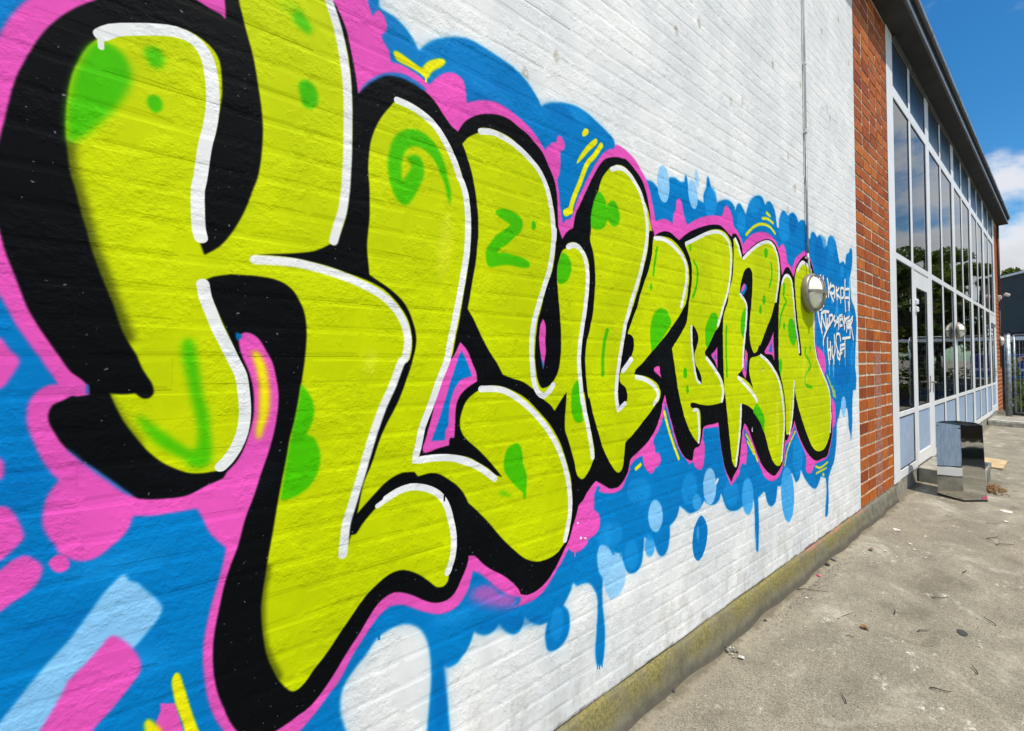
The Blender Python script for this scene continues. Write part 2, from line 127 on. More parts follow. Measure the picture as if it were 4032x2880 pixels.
B 4 .8 0 -262,1255 -254,1248 -241,1230 -224,1211 -204,1189 -181,1162 -170,1149 -186,1160 -207,1185 -225,1205 -245,1231
B 5 .8 0 222,2087c 241,2124 272,2158 301,2178 341,2190 379,2184 406,2173 392,2167 366,2174 335,2175 301,2169 272,2149 244,2118
B 3 .9 0 -20,1471c -8,1464 -16,1452 -20,1459
Y 3 1 0 -241,2007c -234,2023 -219,2041 -181,2064 -140,2083 -109,2088 -87,2081 -68,2066 -58,2046 -54,2011 -53,1975 -57,1937 -65,1878 -73,1835 -76,1787 -80,1767 -80,1719 -80,1684 -80,1658 -83,1652c -76,1629c -51,1651 -27,1692 -8,1740 7,1794 13,1815 19,1863 21,1927 17,1977 13,2006 0,2085 -12,2130 -23,2175 -28,2197 -32,2246 -26,2320 4,2391 51,2433 99,2443 132,2402 146,2343 155,2297 169,2262 183,2226 197,2175 204,2120 208,2035 209,1978 207,1891 204,1839 198,1772 191,1742 177,1704 162,1692 147,1681 126,1669 91,1659 57,1652 25,1646 6,1640c -10,1630c 13,1642 68,1647 114,1644 158,1638 202,1627 248,1615 293,1595 320,1572 342,1547 361,1514 369,1478 371,1447 364,1410 354,1405 311,1322 280,1242 256,1176 235,1107 222,1045 216,1005 215,973 214,942 211,923c 220,977 232,977 245,996 264,1016 286,1037 312,1058 344,1072 378,1073 424,1059 464,1028 489,984 500,943 506,903 506,850 501,826 487,799 484,781 474,771 460,771 446,777 433,791 400,823 368,845 341,854 314,851 288,838 261,819 234,790 201,751 172,715 143,686 125,666 111,657 100,657 91,665 73,692 58,729 49,755 42,792 37,837 36,874 39,910 43,940 47,973 54,1020 62,1080 68,1121 74,1158 80,1195 85,1233 93,1266 99,1304 105,1348 109,1382 113,1421 115,1469 113,1503 108,1527 102,1542 92,1562 83,1574 69,1585 52,1592 34,1595 5,1596 -15,1595 -35,1594 -31,1594 -59,1586 -72,1578c -64,1545 -52,1513 -40,1482 -28,1452 -16,1416 -1,1384 5,1347 7,1318 7,1279 1,1248 -10,1213 -23,1191 -39,1180 -63,1178 -81,1179 -97,1184 -116,1196 -136,1212 -156,1237 -172,1263 -189,1294 -201,1325 -206,1340 -209,1349c -193,1346 -174,1347c -168,1340 -161,1336 -153,1338 -148,1347 -151,1365 -157,1377 -166,1396 -174,1420 -184,1441 -194,1464 -202,1492 -208,1516 -215,1537 -224,1565 -233,1596 -240,1622 -246,1652 -252,1675 -257,1701 -262,1725 -267,1744 -273,1795 -275,1825 -275,1856 -274,1887 -269,1929 -261,1961 -251,1989
Y 2 1 0 305,2089c 314,2103 332,2118 367,2116 413,2101 448,2074 484,2026 513,1975 521,1953 538,1907 546,1864 551,1807 547,1738 538,1669 526,1600 515,1536 501,1473 489,1417 468,1375 448,1328 425,1266 406,1212 393,1139c 416,1144 463,1141 513,1132 554,1116 510,1132 546,1122 583,1100 614,1079 642,1054 666,1043c 634,1082 606,1113 575,1144 545,1170 527,1191 518,1215 519,1243 530,1275 548,1299 578,1318c 620,1331 660,1327 702,1313 755,1286 810,1239 863,1186 908,1121 939,1048 960,982 965,914 962,853 948,794 929,769 903,746 908,748 878,738 840,735 802,741 757,764 705,812 663,857 615,916 565,970 547,987c 532,1018 510,1045 481,1069 457,1086 430,1095 391,1092c 381,1106c 347,1109 311,1096 266,1058 234,1026c 241,1063 249,1101 268,1146 284,1196 304,1243 333,1297 365,1383 376,1423 381,1447 382,1478 373,1512 360,1545 338,1574 305,1600 256,1629c 254,1647 249,1705 254,1778 253,1851 249,1903 250,1933 255,1978 268,2021 285,2057
Y 2 1 0 518,2054c 538,2081 574,2108c 579,2124 615,2134 656,2136 698,2129 751,2105 798,2075 836,2036 861,1993 876,1942 886,1888 889,1831 889,1834 879,1755 869,1715 844,1659 821,1585 807,1540 799,1484 795,1429 800,1374 810,1337 821,1318 833,1314 862,1324 892,1357 907,1403 912,1468 910,1526 902,1603 894,1680 894,1726 902,1762 917,1799 938,1811c 941,1827 970,1838 998,1835 1026,1815 1049,1777 1053,1731 1047,1656 1036,1589 1020,1532 1012,1471 1009,1410 1014,1350 1020,1290 1026,1293 1037,1232 1054,1170 1071,1111 1080,1065 1071,1030 1048,997 1025,977 1009,976 989,995 976,1044 960,1089 939,1142 931,1162 931,1208 939,1295c 918,1275 882,1233c 863,1255 838,1272 824,1288 791,1311 746,1338 702,1351 666,1364c 644,1400 611,1444 580,1497 557,1539 540,1563c 546,1591 556,1648 567,1709 574,1778 575,1782 574,1842 566,1908 554,1965 542,2002 527,2037
Y 2 1 0 1165,2166c 1127,2121 1109,2082 1084,2008 1066,1945 1058,1869 1055,1905 1058,1855 1075,1813 1084,1743 1083,1676 1072,1592 1054,1521 1037,1471 1031,1410 1037,1329 1048,1264 1051,1271 1071,1209 1101,1132 1124,1076 1155,1025 1193,977 1215,965 1235,975 1245,1004 1255,1076c 1260,1080c 1315,1113 1372,1153 1424,1190 1455,1216 1475,1229 1487,1247 1491,1270 1475,1300 1441,1322 1388,1340 1330,1348 1313,1351c 1323,1369 1366,1395 1442,1452 1537,1521 1596,1573 1645,1618 1663,1640 1694,1678 1712,1742 1722,1805 1713,1856 1686,1899 1642,1933 1584,1958 1525,1960 1461,1951 1446,1943c 1429,1993 1412,2046 1386,2088 1349,2140 1307,2175 1252,2198 1205,2192 1204,2191
K 1 1 0 1421,1968 1446,1958 1441,1914 1436,1865 1414,1800 1383,1740 1354,1682 1332,1625 1307,1585 1289,1548 1272,1516 1289,1513 1306,1501 1313,1477 1306,1445 1289,1418 1261,1392 1234,1370 1226,1357 1222,1327 1234,1313 1257,1299 1269,1272 1264,1242 1240,1230 1217,1221 1208,1241c 1208,1297 1211,1362 1228,1427 1248,1493 1269,1556 1290,1595 1339,1699 1376,1795 1407,1884
Y 2 1 0 1689,1946c 1716,1967 1793,2001 1893,2055 1967,2078 2044,2084 2101,2060 2129,2026 2140,1957 2126,1884 2107,1806 2060,1714 2025,1643 1991,1582 1969,1565 1947,1547 1894,1485 1853,1446c 1863,1430 1934,1381 1997,1330 2040,1272 2042,1238 2017,1195 1952,1185 1879,1184 1800,1195 1744,1207 1725,1203 1725,1191c 1739,1181 1781,1179 1805,1166 1812,1113 1808,1045 1793,1010c 1769,1023 1732,1058 1687,1119 1653,1192 1627,1264 1607,1344 1590,1414 1578,1461c 1639,1520 1693,1578 1705,1610 1715,1674 1737,1755 1745,1834 1734,1885 1707,1923
K 1 1 0 1749,1576c 1777,1556 1797,1520 1785,1477 1761,1435 1770,1388 1803,1356 1822,1318 1821,1294c 1783,1314 1764,1351 1747,1430 1740,1508
Y 2 1 0 2150,2037 2146,2060 2165,2069c 2200,2046 2230,1990 2248,1972c 2268,1981 2353,2038 2464,2094 2565,2127 2641,2122 2698,2077 2728,2013 2733,1931 2707,1846 2677,1775 2653,1753c 2613,1683 2536,1593 2448,1488 2442,1494 2405,1453 2379,1445 2386,1425c 2449,1439c 2529,1414 2629,1361 2715,1283 2759,1203 2778,1109 2780,1007 2768,923 2747,841 2718,780 2699,763 2664,764 2612,792 2563,851 2500,968 2454,1038 2393,1101 2304,1150 2225,1171c 2217,1095 2201,1015 2178,898 2156,841 2142,840 2116,867 2098,942 2080,1041 2057,1173 2040,1271 2035,1318 2030,1459 2036,1630 2083,1716 2094,1765 2136,1857 2151,1978
K 1 1 0 2331,1929 2361,1904 2364,1835 2345,1709 2323,1609 2327,1516 2355,1464 2379,1445 2418,1457 2465,1447c 2449,1439 2386,1427 2333,1417 2317,1393 2316,1330 2337,1287 2358,1244c 2307,1281 2235,1311 2173,1325c 2208,1342 2237,1359 2248,1421 2258,1504 2258,1539 2284,1600 2299,1693 2287,1723 2269,1752 2213,1771c 2220,1807 2240,1858 2272,1905 2298,1922
Y 2 1 0 2703,1621 2705,1689 2715,1758 2743,1863 2768,1908c 2811,1946 2878,1955 2920,1918 2944,1856 2966,1960c 2995,2014 3079,2074 3137,2079 3233,2047 3282,1999 3299,1923 3299,1767 3288,1770 3279,1540 3310,1443 3402,1345 3523,1242 3585,1156 3600,1034 3599,895 3593,976 3573,886 3538,825 3477,778 3414,759 3318,765 3238,796 3162,869 3078,970 2999,1085 2941,1194 2928,1268c 2920,1155 2896,1036 2865,967 2825,936 2797,943 2790,1006 2788,1124 2760,1235 2717,1321 2701,1399 2699,1514
K 1 1 0 2939,1953 2963,1887 2977,1780 3008,1637 3041,1528 3056,1441 3019,1441 2954,1634 2933,1776 2920,1918
K 2 1 0 3033,1449 3031,1444 3028,1440 3024,1438 3020,1438 3015,1440 3013,1444 3012,1449 3013,1454 3016,1458 3020,1460 3025,1460 3029,1458 3032,1454
K 11 .55 24 -274,1799 -271,1755 -267,1740 -255,1691 -240,1622 -223,1566 -207,1510 -189,1454
K 9 .5 20 43,950 35,899 34,851 37,801 47,758 69,702
K 9 .35 24 -220,1357 -207,1319 -191,1284 -172,1250
P 1.5 1 0 516,1463c 496,1423 482,1404 448,1321 425,1235 409,1183 403,1166 411,1152 446,1160 484,1165c 486,1185 500,1184c 502,1214 505,1276 519,1308 545,1330 575,1346c 571,1373 559,1397 548,1424 533,1447
B 1.5 1 0 520,1437c 511,1417 493,1365 472,1301 449,1232 429,1184c 470,1182c 471,1208 480,1220 483,1271 497,1322 519,1351 556,1362c 544,1394 529,1424
P 2 1 0 830,1550c 818,1529 813,1485 816,1448 826,1396 831,1377c 835,1396 843,1440 840,1470 843,1508 840,1534
B 2 1 0 817,1440 823,1411 831,1377c 833,1392 826,1411
P 2 1 0 1449,1376 1484,1382 1488,1361 1497,1330c 1472,1347 1445,1362
P 2 1 0 1973,1475c 1946,1453 1914,1433 1945,1403 1971,1361c 1972,1420
B 1.5 1 0 1962,1421 1961,1414 1959,1409 1955,1407 1952,1407 1948,1409 1946,1414 1945,1421 1946,1427 1949,1432 1952,1435 1956,1435 1959,1432 1961,1427
B 2 1 0 2285,1793 2270,1779 2253,1768 2236,1763 2224,1764 2218,1772 2220,1784 2229,1799 2244,1813 2261,1824 2278,1830 2291,1829 2296,1821 2294,1808
P 2 1 0 2269,1808 2261,1797 2252,1788 2243,1784 2237,1784 2234,1789 2235,1798 2240,1809 2249,1820 2258,1828 2267,1833 2273,1832 2276,1827 2275,1818
P 2 1 0 2632,1578c 2578,1517 2503,1457 2506,1462 2513,1445 2605,1437 2639,1403c 2636,1467 2628,1513
B 1.5 1 0 2608,1531c 2562,1464 2547,1464 2611,1448c 2612,1489
P 2 1 0 2271,1469c 2259,1414 2236,1339 2271,1303c 2287,1365 2296,1442
B 1.5 1 0 2274,1414 2262,1352 2276,1338 2286,1400
y 9 1 0 9,1423 14,1432 25,1423 29,1413 36,1396 40,1371 44,1338 44,1308 41,1283 34,1259 28,1237 22,1238 20,1260 24,1282 25,1322 24,1359 17,1396 10,1421
G 10 1 0 -248,1995 -234,2005 -219,2006 -206,1997 -197,1982 -192,1962 -194,1939 -203,1909 -216,1880 -233,1850 -253,1820 -269,1802 -272,1801c -275,1856 -271,1899 -266,1934 -259,1963
G 9 .95 0 -174,2021 -164,2030 -153,2029 -146,2014 -147,1999 -155,1988 -163,1988 -170,1998 -174,2010
G 5 1 0 -169,1922 -164,1931 -154,1934 -147,1924 -147,1910 -155,1899 -163,1902 -168,1911
G 10 .9 0 75,2221 86,2238 100,2226 113,2213 111,2187 96,2189 82,2198 75,2208
G 25 .35 0 84,2242 82,2234 78,2226 72,2220 65,2216 58,2216 54,2219 52,2225 54,2233 58,2241 64,2247 71,2251 78,2251 82,2248
G 7 1 0 89,2055 96,2070 110,2076 125,2064 131,2042 128,2022 113,2008 99,2013 94,2030
G 6 1 0 324,2019 349,2040 380,2049 414,2040 445,2011 466,1965 475,1928 483,1906 481,1861c 470,1890 461,1924 449,1943 435,1972 414,1992 387,2003 355,1991 339,1959 336,1928 338,1894 342,1899c 356,1924 364,1942 356,1955 348,1959 368,1976 388,1974 398,1955 400,1927 393,1906 376,1867 357,1836 343,1830 326,1839 311,1866 303,1894 299,1932 305,1976 312,2000
G 10 .95 0 -107,1445 -100,1455 -90,1450 -84,1415 -79,1386 -73,1339 -63,1299 -59,1257 -56,1221 -58,1198 -70,1189 -88,1192 -99,1209 -116,1223 -137,1241 -153,1263 -167,1290 -170,1301 -167,1305 -157,1294 -137,1274 -113,1249 -91,1228c -82,1227c -79,1259 -85,1305 -95,1352 -101,1386 -107,1420
G 5 1 0 105,1355c 119,1337 130,1315 134,1288 130,1262 118,1236c 133,1228 145,1202 149,1175 143,1142 127,1115 104,1099 77,1093 68,1096c 76,1158 88,1240 101,1312
G 5 1 0 635,1874 649,1887 674,1894 708,1890 734,1879 743,1859 737,1836 708,1806 674,1775 656,1764 645,1747c 670,1752 709,1750 753,1744 773,1732 769,1719 744,1713 692,1715 642,1705 618,1698 606,1708 602,1742 613,1767 641,1803 674,1828 693,1847c 670,1855 649,1863
G 3 1 0 797,1865 797,1857 794,1851 790,1847 786,1846 782,1849 780,1854 779,1861 780,1868 782,1875 786,1879 790,1880 794,1877 796,1872
G 5 1 0 1096,2053 1115,2056 1139,2034 1148,2010c 1171,2035 1196,2041 1219,2013 1226,1979 1209,1944 1177,1940 1155,1960c 1133,1923 1102,1908 1066,1910 1059,1923c 1066,1979
G 4 1 0 915,1790c 938,1787 960,1759 957,1718 933,1688 907,1677 895,1687c 895,1726 902,1762
G 4 1 17 1151,1525 1135,1478 1125,1410 1125,1352
G 5 1 0 995,1337c 976,1324 962,1293 960,1254 962,1225 976,1193 998,1181 1020,1185c 1009,1262 998,1334
G 5 1 0 712,1141 722,1142 735,1133 744,1111 747,1071c 758,1048 764,1019 760,984 758,956 747,964 749,976 721,1002 695,1031 674,1062 673,1090 678,1116 690,1132
G 8 .7 0 652,995 670,1001 687,988 712,972 679,981
G 3 1 14 1473,1902 1460,1855 1444,1778
G 3 1 0 1438,1724 1437,1717 1434,1712 1430,1708 1426,1708 1423,1710 1420,1715 1419,1722 1420,1729 1423,1734 1426,1737 1431,1738 1434,1735 1437,1730
G 4 .8 0 1746,1946 1745,1939 1741,1933 1736,1929 1730,1928 1725,1930 1721,1935 1720,1942 1721,1949 1725,1955 1730,1959 1736,1960 1741,1958 1745,1953
G 3 1 16 1762,1882 1786,1861 1795,1820 1779,1754 1750,1709
G 4 1 0 1439,1595 1458,1620 1498,1637 1538,1631 1559,1607 1575,1577 1554,1551 1505,1501 1449,1456 1430,1447c 1421,1498 1423,1555
G 4 1 0 1902,1624 1918,1644 1965,1645 1976,1631 1981,1615 1975,1582 1937,1541 1884,1474 1869,1473 1859,1522 1865,1576
G 3 1 0 1699,1347 1698,1336 1693,1327 1686,1322 1679,1322 1673,1327 1668,1337 1667,1348 1669,1359 1673,1369 1680,1374 1687,1373 1693,1368 1698,1359
G 3 1 0 1711,1270 1710,1261 1707,1254 1702,1251 1698,1251 1693,1255 1690,1262 1689,1271 1691,1280 1694,1287 1698,1291 1703,1290 1707,1286 1710,1279
G 3 1 17 2066,1586 2061,1460 2066,1323
G 3 1 0 2565,2049 2562,2035 2555,2023 2546,2015 2535,2014 2526,2018 2520,2028 2518,2042 2521,2056 2527,2068 2537,2075 2547,2077 2557,2073 2563,2062
G 3 1 18 2606,1995 2620,1944 2603,1882 2580,1846
G 3 1 0 2528,1763 2525,1751 2519,1740 2511,1734 2502,1733 2494,1738 2489,1747 2487,1760 2490,1773 2496,1783 2504,1790 2513,1791 2521,1786 2526,1776
G 3 1 0 2480,1701 2478,1690 2473,1680 2465,1674 2457,1674 2450,1678 2445,1687 2444,1699 2446,1711 2451,1720 2458,1726 2467,1727 2474,1722 2479,1713
G 3 1 0 2287,1704c 2248,1677 2222,1627 2221,1567 2251,1526 2271,1569 2286,1662
G 5 1 30 2792,1883 2787,1840
G 5 1 20 2782,1840 2782,1812 2822,1781 2779,1736 2737,1678 2719,1609
G 4 1 0 2802,1621 2800,1612 2795,1604 2788,1599 2781,1599 2774,1603 2770,1610 2769,1620 2771,1629 2776,1637 2782,1642 2790,1642 2796,1638 2800,1631
G 6 1 0 2972,1594 2974,1555 2963,1523 2941,1504 2913,1502 2885,1518 2861,1547 2848,1584 2846,1622 2856,1654 2877,1673 2905,1676 2933,1661 2958,1632
G 4 .95 22 3131,1491 3118,1448 3193,1397 3215,1362 3146,1320 3107,1271 3121,1240 3232,1215
G 3 .9 0 3222,1485 3220,1476 3216,1469 3210,1465 3204,1465 3199,1469 3196,1476 3195,1485 3196,1494 3200,1501 3206,1505 3212,1505 3217,1502 3221,1494
G 4 1 0 2747,1371 2744,1350 2737,1334 2727,1325 2717,1325 2708,1334 2702,1351 2700,1372 2703,1392 2710,1409 2720,1418 2730,1418 2740,1409 2746,1392
G 4 1 0 2398,1157 2456,1117 2495,1071 2493,1013 2481,985c 2454,1031 2393,1087 2355,1118
F 12 .5 0 2697,1038 2693,972 2684,920 2673,892 2662,894 2653,924 2648,977 2648,1043 2652,1108 2660,1160 2671,1189 2682,1188 2691,1158 2697,1104
F 10 .5 0 2874,1070 2871,1018 2865,978 2858,955 2851,956 2846,979 2843,1021 2843,1072 2846,1124 2852,1165 2859,1188 2866,1187 2871,1164 2874,1122
F 10 .4 0 3169,1337 3162,1293 3145,1258 3122,1239 3098,1240 3077,1260 3064,1295 3060,1339 3067,1382 3083,1417 3106,1437 3130,1437 3151,1417 3165,1382
F 14 .4 0 278,1405 277,1390 272,1378 266,1371 258,1371 251,1378 247,1390 245,1405 246,1420 251,1432 257,1439 265,1439 272,1432 277,1420
F 14 .4 0 486,1743 480,1699 470,1665 460,1645 451,1645 444,1664 442,1697 444,1740 450,1782 459,1818 469,1838 479,1839 486,1821 488,1786
y 4 1 0 311,2241 321,2245 346,2240 382,2230 392,2230c 405,2252 428,2272 453,2285 463,2281 453,2261 425,2236 415,2219 409,2208 399,2205 385,2212 353,2217 322,2219 312,2230
y 1 1 6 403,2207 403,2196
y 2 1 0 1015,2256 1032,2280 1049,2280 1046,2262 1020,2243
y 3 1 0 987,2132 1003,2166 1038,2213 1085,2258 1097,2258 1094,2240 1055,2202 1020,2162 998,2139
y 3 1 20 1120,2244 1079,2188 1043,2148 1003,2063 970,1994 957,1956
y 3 1 26 957,1952 933,1937
y 2 1 15 1518,1180 1542,1118 1582,1036 1626,959
y 2 1 16 1323,963 1351,975
y 3 .9 18 2296,2112 2397,2178 2495,2211 2598,2215 2670,2187
y 3 .9 18 2499,2246 2569,2257 2644,2247
y 3 .9 20 2558,2292 2603,2283
y 3 .9 14 2268,998 2321,947 2402,831
y 3 .9 14 2285,958 2321,919 2357,880
y 3 .9 14 2933,944 2813,847 2768,753
y 3 .9 16 3278,665 3360,643 3510,660
y 3 .9 16 3288,616 3483,623
y 3 .9 0 3441,581 3439,576 3433,573 3425,572 3416,573 3409,577 3403,582 3402,588 3404,593 3409,596 3417,597 3426,596 3434,592 3439,587
y 3 .8 14 3526,1296 3627,1189 3659,1131
y 3 .8 12 3636,1207 3686,1122
y 3 .8 12 3678,1177 3708,1118
W 1 1 23 -234,2019 -219,2035 -189,2052 -140,2074 -114,2077 -94,2068 -79,2044 -71,2004 -68,1957 -71,1908 -79,1857 -86,1784 -89,1764 -88,1718 -86,1683 -82,1664
W 1 1 9 -235,2012 -234,1995
W 1 1 22 -77,1568 -73,1542 -63,1512 -52,1479 -38,1447 -23,1411 -9,1377 -4,1343 -1,1311 -1,1284 -5,1253 -16,1221 -29,1199 -40,1187
W 1.5 1 21 146,2309 161,2266 174,2227 185,2175 194,2116 198,2060 199,1989 199,1917 197,1860 196,1837 189,1779 179,1740 170,1701
W 1.5 1 21 12,1632 47,1635 91,1636 138,1630 189,1619 237,1603 285,1581 321,1551 345,1516 358,1477 358,1447 350,1410 343,1408 321,1348 293,1285 268,1212 247,1138 227,1069 209,1007 206,981 202,935
W 1 1 20 323,2110 354,2109 393,2099 430,2080 466,2039 495,1991 510,1952 517,1942 531,1905 538,1855 540,1805 537,1736 526,1667 512,1589 495,1509 480,1436 477,1414 454,1359 428,1288 402,1224 393,1182 382,1136c 429,1136 481,1130 528,1117 566,1098 511,1121 553,1104 591,1081 622,1057 638,1043
W 1 1 13 284,1035 306,1047
W 1 1 19 306,1049 335,1062 372,1067 414,1056 451,1033 475,1000 490,955 501,898 498,850 487,814 482,805
W 1 1 20 581,2113 615,2124 656,2124 707,2114 760,2091 807,2060 841,2016 861,1959 872,1905 879,1829 881,1871 872,1792 859,1725 831,1650 803,1577 787,1520 781,1454 784,1392 792,1337 810,1300 833,1286c 858,1302 875,1323
W 1 1 20 945,1816 970,1827 998,1824 1026,1796 1042,1746 1042,1676 1029,1593 1014,1519 1002,1450 1000,1390 1008,1322 1017,1250 1017,1261 1037,1191 1054,1129 1065,1079 1070,1046
W 1 1 20 588,1322 624,1321 669,1314 719,1289 773,1250 829,1198 878,1137 913,1076 940,1003 955,927 955,870 944,818 931,778
W 1 1 20 1179,2165 1218,2183 1265,2183 1314,2157 1357,2117 1382,2068 1399,2015 1404,1955 1394,1892 1375,1833 1353,1769 1324,1706 1297,1649 1276,1594 1259,1555 1243,1493 1226,1427 1213,1370 1203,1297 1203,1254 1214,1210c 1254,1234
W 1 1 22 1294,1412 1242,1366
W 1 1 20 1460,1940 1509,1947 1566,1939 1626,1914 1679,1881 1699,1839 1698,1782 1680,1723 1654,1657
W 1 1 20 1327,1338 1373,1330 1433,1305 1471,1270 1471,1247 1446,1222
W 1 1 18 1698,1958 1773,1991 1872,2036 1967,2065 2033,2066 2089,2042 2115,2000 2124,1931 2112,1853 2084,1769 2025,1666 2000,1619 1978,1585
W 1 1 15 1739,1567 1738,1507 1748,1435 1764,1362 1783,1311 1807,1296
W 1 1 20 1871,1418 1934,1370 1997,1313 2024,1256 2026,1228 2011,1198
W 1 1 17 1752,1171 1784,1167 1794,1119 1798,1061 1793,1015
W 1 1 20 2170,2063 2200,2032 2230,1985
W 1 1 20 2261,1972 2353,2030 2464,2087 2565,2117 2633,2112 2686,2074 2715,2011 2721,1930 2694,1838 2669,1768
W 1 1 18 2219,1767 2268,1738 2291,1705 2282,1612 2261,1521 2247,1442 2254,1490 2245,1421 2237,1373
W 1 1 22 2187,1314 2277,1265 2365,1209 2404,1175
W 1 1 18 2215,1165 2210,1095 2197,1016 2176,931 2156,861 2151,847
W 1 1 20 2458,1434 2537,1405 2629,1348 2703,1274 2736,1189 2761,1094 2767,1001 2751,917 2738,834 2722,787
W 1 1 20 2766,1890 2788,1925 2844,1950 2895,1935 2922,1883 2942,1777 2969,1635 3004,1528 3020,1459
W 1 1 26 3012,2002 3050,2044 3102,2070 3165,2064 3213,2048 3243,2032
W 1 1 17 3303,1768 3279,1673 3285,1573 3294,1753 3290,1540 3333,1417 3450,1299 3548,1204 3590,1109 3595,988 3599,994 3575,872
W 1 1 17 2926,1266 2914,1155 2884,1021 2844,938
W 1 1 0 999,821 998,819 997,818 995,818 993,818 991,820 989,821 989,823 989,825 991,826 993,826 995,825 997,824 998,823
W 1 1 0 1014,763 1014,761 1012,760 1010,760 1007,760 1005,762 1004,764 1003,766 1004,768 1005,769 1007,770 1010,769 1012,767 1014,765
W 1 1 0 1039,753 1038,753 1035,753 1032,754 1028,756 1026,758 1025,760 1025,761 1026,762 1029,762 1032,761 1035,759 1038,757 1039,755
W 1.5 .9 0 1965,794 1958,789 1951,785 1944,783 1940,785 1939,789 1941,796 1946,802 1953,808 1961,812 1967,813 1972,812 1973,807 1971,801
W 1 .9 0 2488,1347 2487,1344 2485,1342 2483,1341 2480,1341 2477,1342 2476,1344 2475,1347 2476,1349 2478,1351 2480,1352 2483,1352 2486,1351 2487,1349
W 1 .9 0 2348,1017 2348,1011 2346,1006 2343,1004 2341,1004 2338,1007 2337,1012 2336,1018 2337,1024 2339,1029 2341,1031 2344,1031 2346,1028 2348,1023
K 1 1 5 471,1026 470,1010
B 1 1 6 292,706 292,695
B 1 1 6 1095,274 1094,261
B 1 1 6 1106,269 1105,257
B 1 1 6 1119,271 1120,257
P 1 1 5 979,725 979,709
K 1 .92 20 3442,2016 3413,1979
K 1 .92 20 3497,2015 3501,1951 3527,1903 3547,1866 3563,1891
K 1 .92 20 3582,2008 3601,1949 3602,1877
K 1 .92 20 3651,1981 3615,1933 3661,1961 3722,1967 3736,1945 3696,1909 3644,1914
K 1 .92 20 3629,1913 3672,1880 3709,1852
K 1 .92 20 3736,1934 3733,1883
K 1 .92 20 3776,1965 3774,1927 3791,1875
K 1 .92 20 3831,1963 3774,1922 3848,1891
K 1 .92 20 3876,1965 3870,1855
K 1 .92 20 3880,1968 3938,1974 3948,1944 3934,1901 3884,1891
K 1 .92 20 3987,2046 3972,1919 3987,1794
K 1 .92 20 3992,1971 4083,1980 4090,1944 4078,1807 4059,1870
K 1 .92 20 3993,1904 4074,1908
K 1 .92 20 3477,1885 3495,1801
K 1 .92 20 3377,1768 3452,1771
K 1 .92 20 3377,1767 3388,1720 3409,1667 3442,1620 3453,1601
K 1 .92 20 3450,1744 3441,1681 3443,1640
K 1 .92 20 3450,1743 3507,1757 3600,1761
K 1 .92 20 3528,1752 3536,1699 3551,1648
K 1 .92 20 3456,1722 3496,1671 3538,1630
K 1 .92 20 3572,1706 3573,1650
K 1 .92 20 3606,1729 3617,1662
K 1 .92 20 3613,1733 3666,1743 3688,1731 3663,1693 3661,1692 3618,1672 3533,1607 3482,1553 3478,1513
K 1 .92 20 3726,1739 3702,1708 3755,1690 3722,1659
K 1 .92 20 3771,1702 3804,1733 3818,1702 3770,1691
K 1 .92 20 3815,1715 3816,1656 3812,1642
K 1 .92 20 3836,1746 3893,1755
K 1 .92 20 3851,1717 3883,1722
K 1 .92 20 3848,1671 3893,1673
K 1 .92 20 3844,1746 3848,1665
K 1 .92 20 3901,1739 3955,1662 3951,1648
K 1 .92 20 3951,1750 3952,1695
K 1 .92 20 3958,1723 4070,1752
K 1 .92 20 3983,1719 4014,1665 4003,1628
K 1 .92 20 4034,1713 4035,1666 4043,1662
K 1 .92 20 4034,1713 4086,1722 4103,1703 4049,1689 4110,1678 4048,1661
K 1 .92 20 4113,1732 4159,1761 4149,1728 4088,1674 4114,1681 4141,1630 4169,1573
K 1 .92 20 4094,1680 4090,1609
K 1 .92 20 3563,1561 3567,1471 3596,1375
K 1 .92 20 3624,1533 3618,1410
K 1 .92 20 3576,1471 3626,1486
K 1 .92 20 3660,1499 3654,1442 3682,1413
K 1 .92 20 3708,1589 3724,1479 3696,1428 3689,1374
K 1 .92 20 3857,1551 3832,1597 3788,1604 3751,1585 3749,1533 3781,1473 3833,1428 3822,1404 3779,1425 3767,1458
K 1 .92 20 3940,1525 3846,1514 3842,1440
K 1 .92 20 3853,1477 3929,1494
K 1 .92 20 3843,1445 3880,1459
K 1 .92 20 3904,1570 4089,1585
K 1 .92 20 3961,1567 3949,1425
L 3 .8 11 3657,1869 3660,1836
L 3 .8 11 3780,1880 3750,1744
L 3 .8 11 3972,1814 3970,1792
L 3 .8 11 4057,1812 4054,1766
L 3 .8 11 3440,1606 3447,1575
L 3 .8 11 3468,1519 3469,1461
L 3 .8 11 3758,1658 3755,1616
L 3 .8 11 4152,1579 4143,1520
L 3 .8 11 3570,1381 3568,1332
L 3 .8 11 3586,1381 3582,1291
L 3 .8 11 3657,1380 3655,1330
L 3 .8 11 3675,1380 3665,1280
L 3 .8 11 3807,1407 3801,1367
L 3 .8 11 3938,1429 3939,1360
W 1.5 1 23 3429,2020 3400,1984
W 1.5 1 23 3484,2019 3488,1956 3514,1908 3534,1871c 3549,1896
W 1.5 1 23 3569,2013 3588,1954 3588,1881
W 1.5 1 23 3637,1985 3601,1937 3647,1966 3708,1972 3722,1950 3682,1914 3630,1919
W 1.5 1 23 3615,1918 3658,1885 3694,1857
W 1.5 1 23 3721,1939 3719,1888
W 1.5 1 23 3761,1970 3759,1932 3776,1880
W 1.5 1 23 3816,1968 3759,1927 3832,1896
W 1.5 1 23 3860,1969 3855,1860
W 1.5 1 23 3864,1973 3922,1979 3933,1949 3918,1906 3869,1896
W 1.5 1 23 3971,2051 3956,1924 3971,1800
W 1.5 1 23 3976,1976 4066,1985 4073,1949 4061,1812 4043,1876
W 1.5 1 23 3977,1909 4058,1914
W 1.5 1 23 3464,1890 3481,1806
W 1.5 1 23 3364,1773 3439,1776
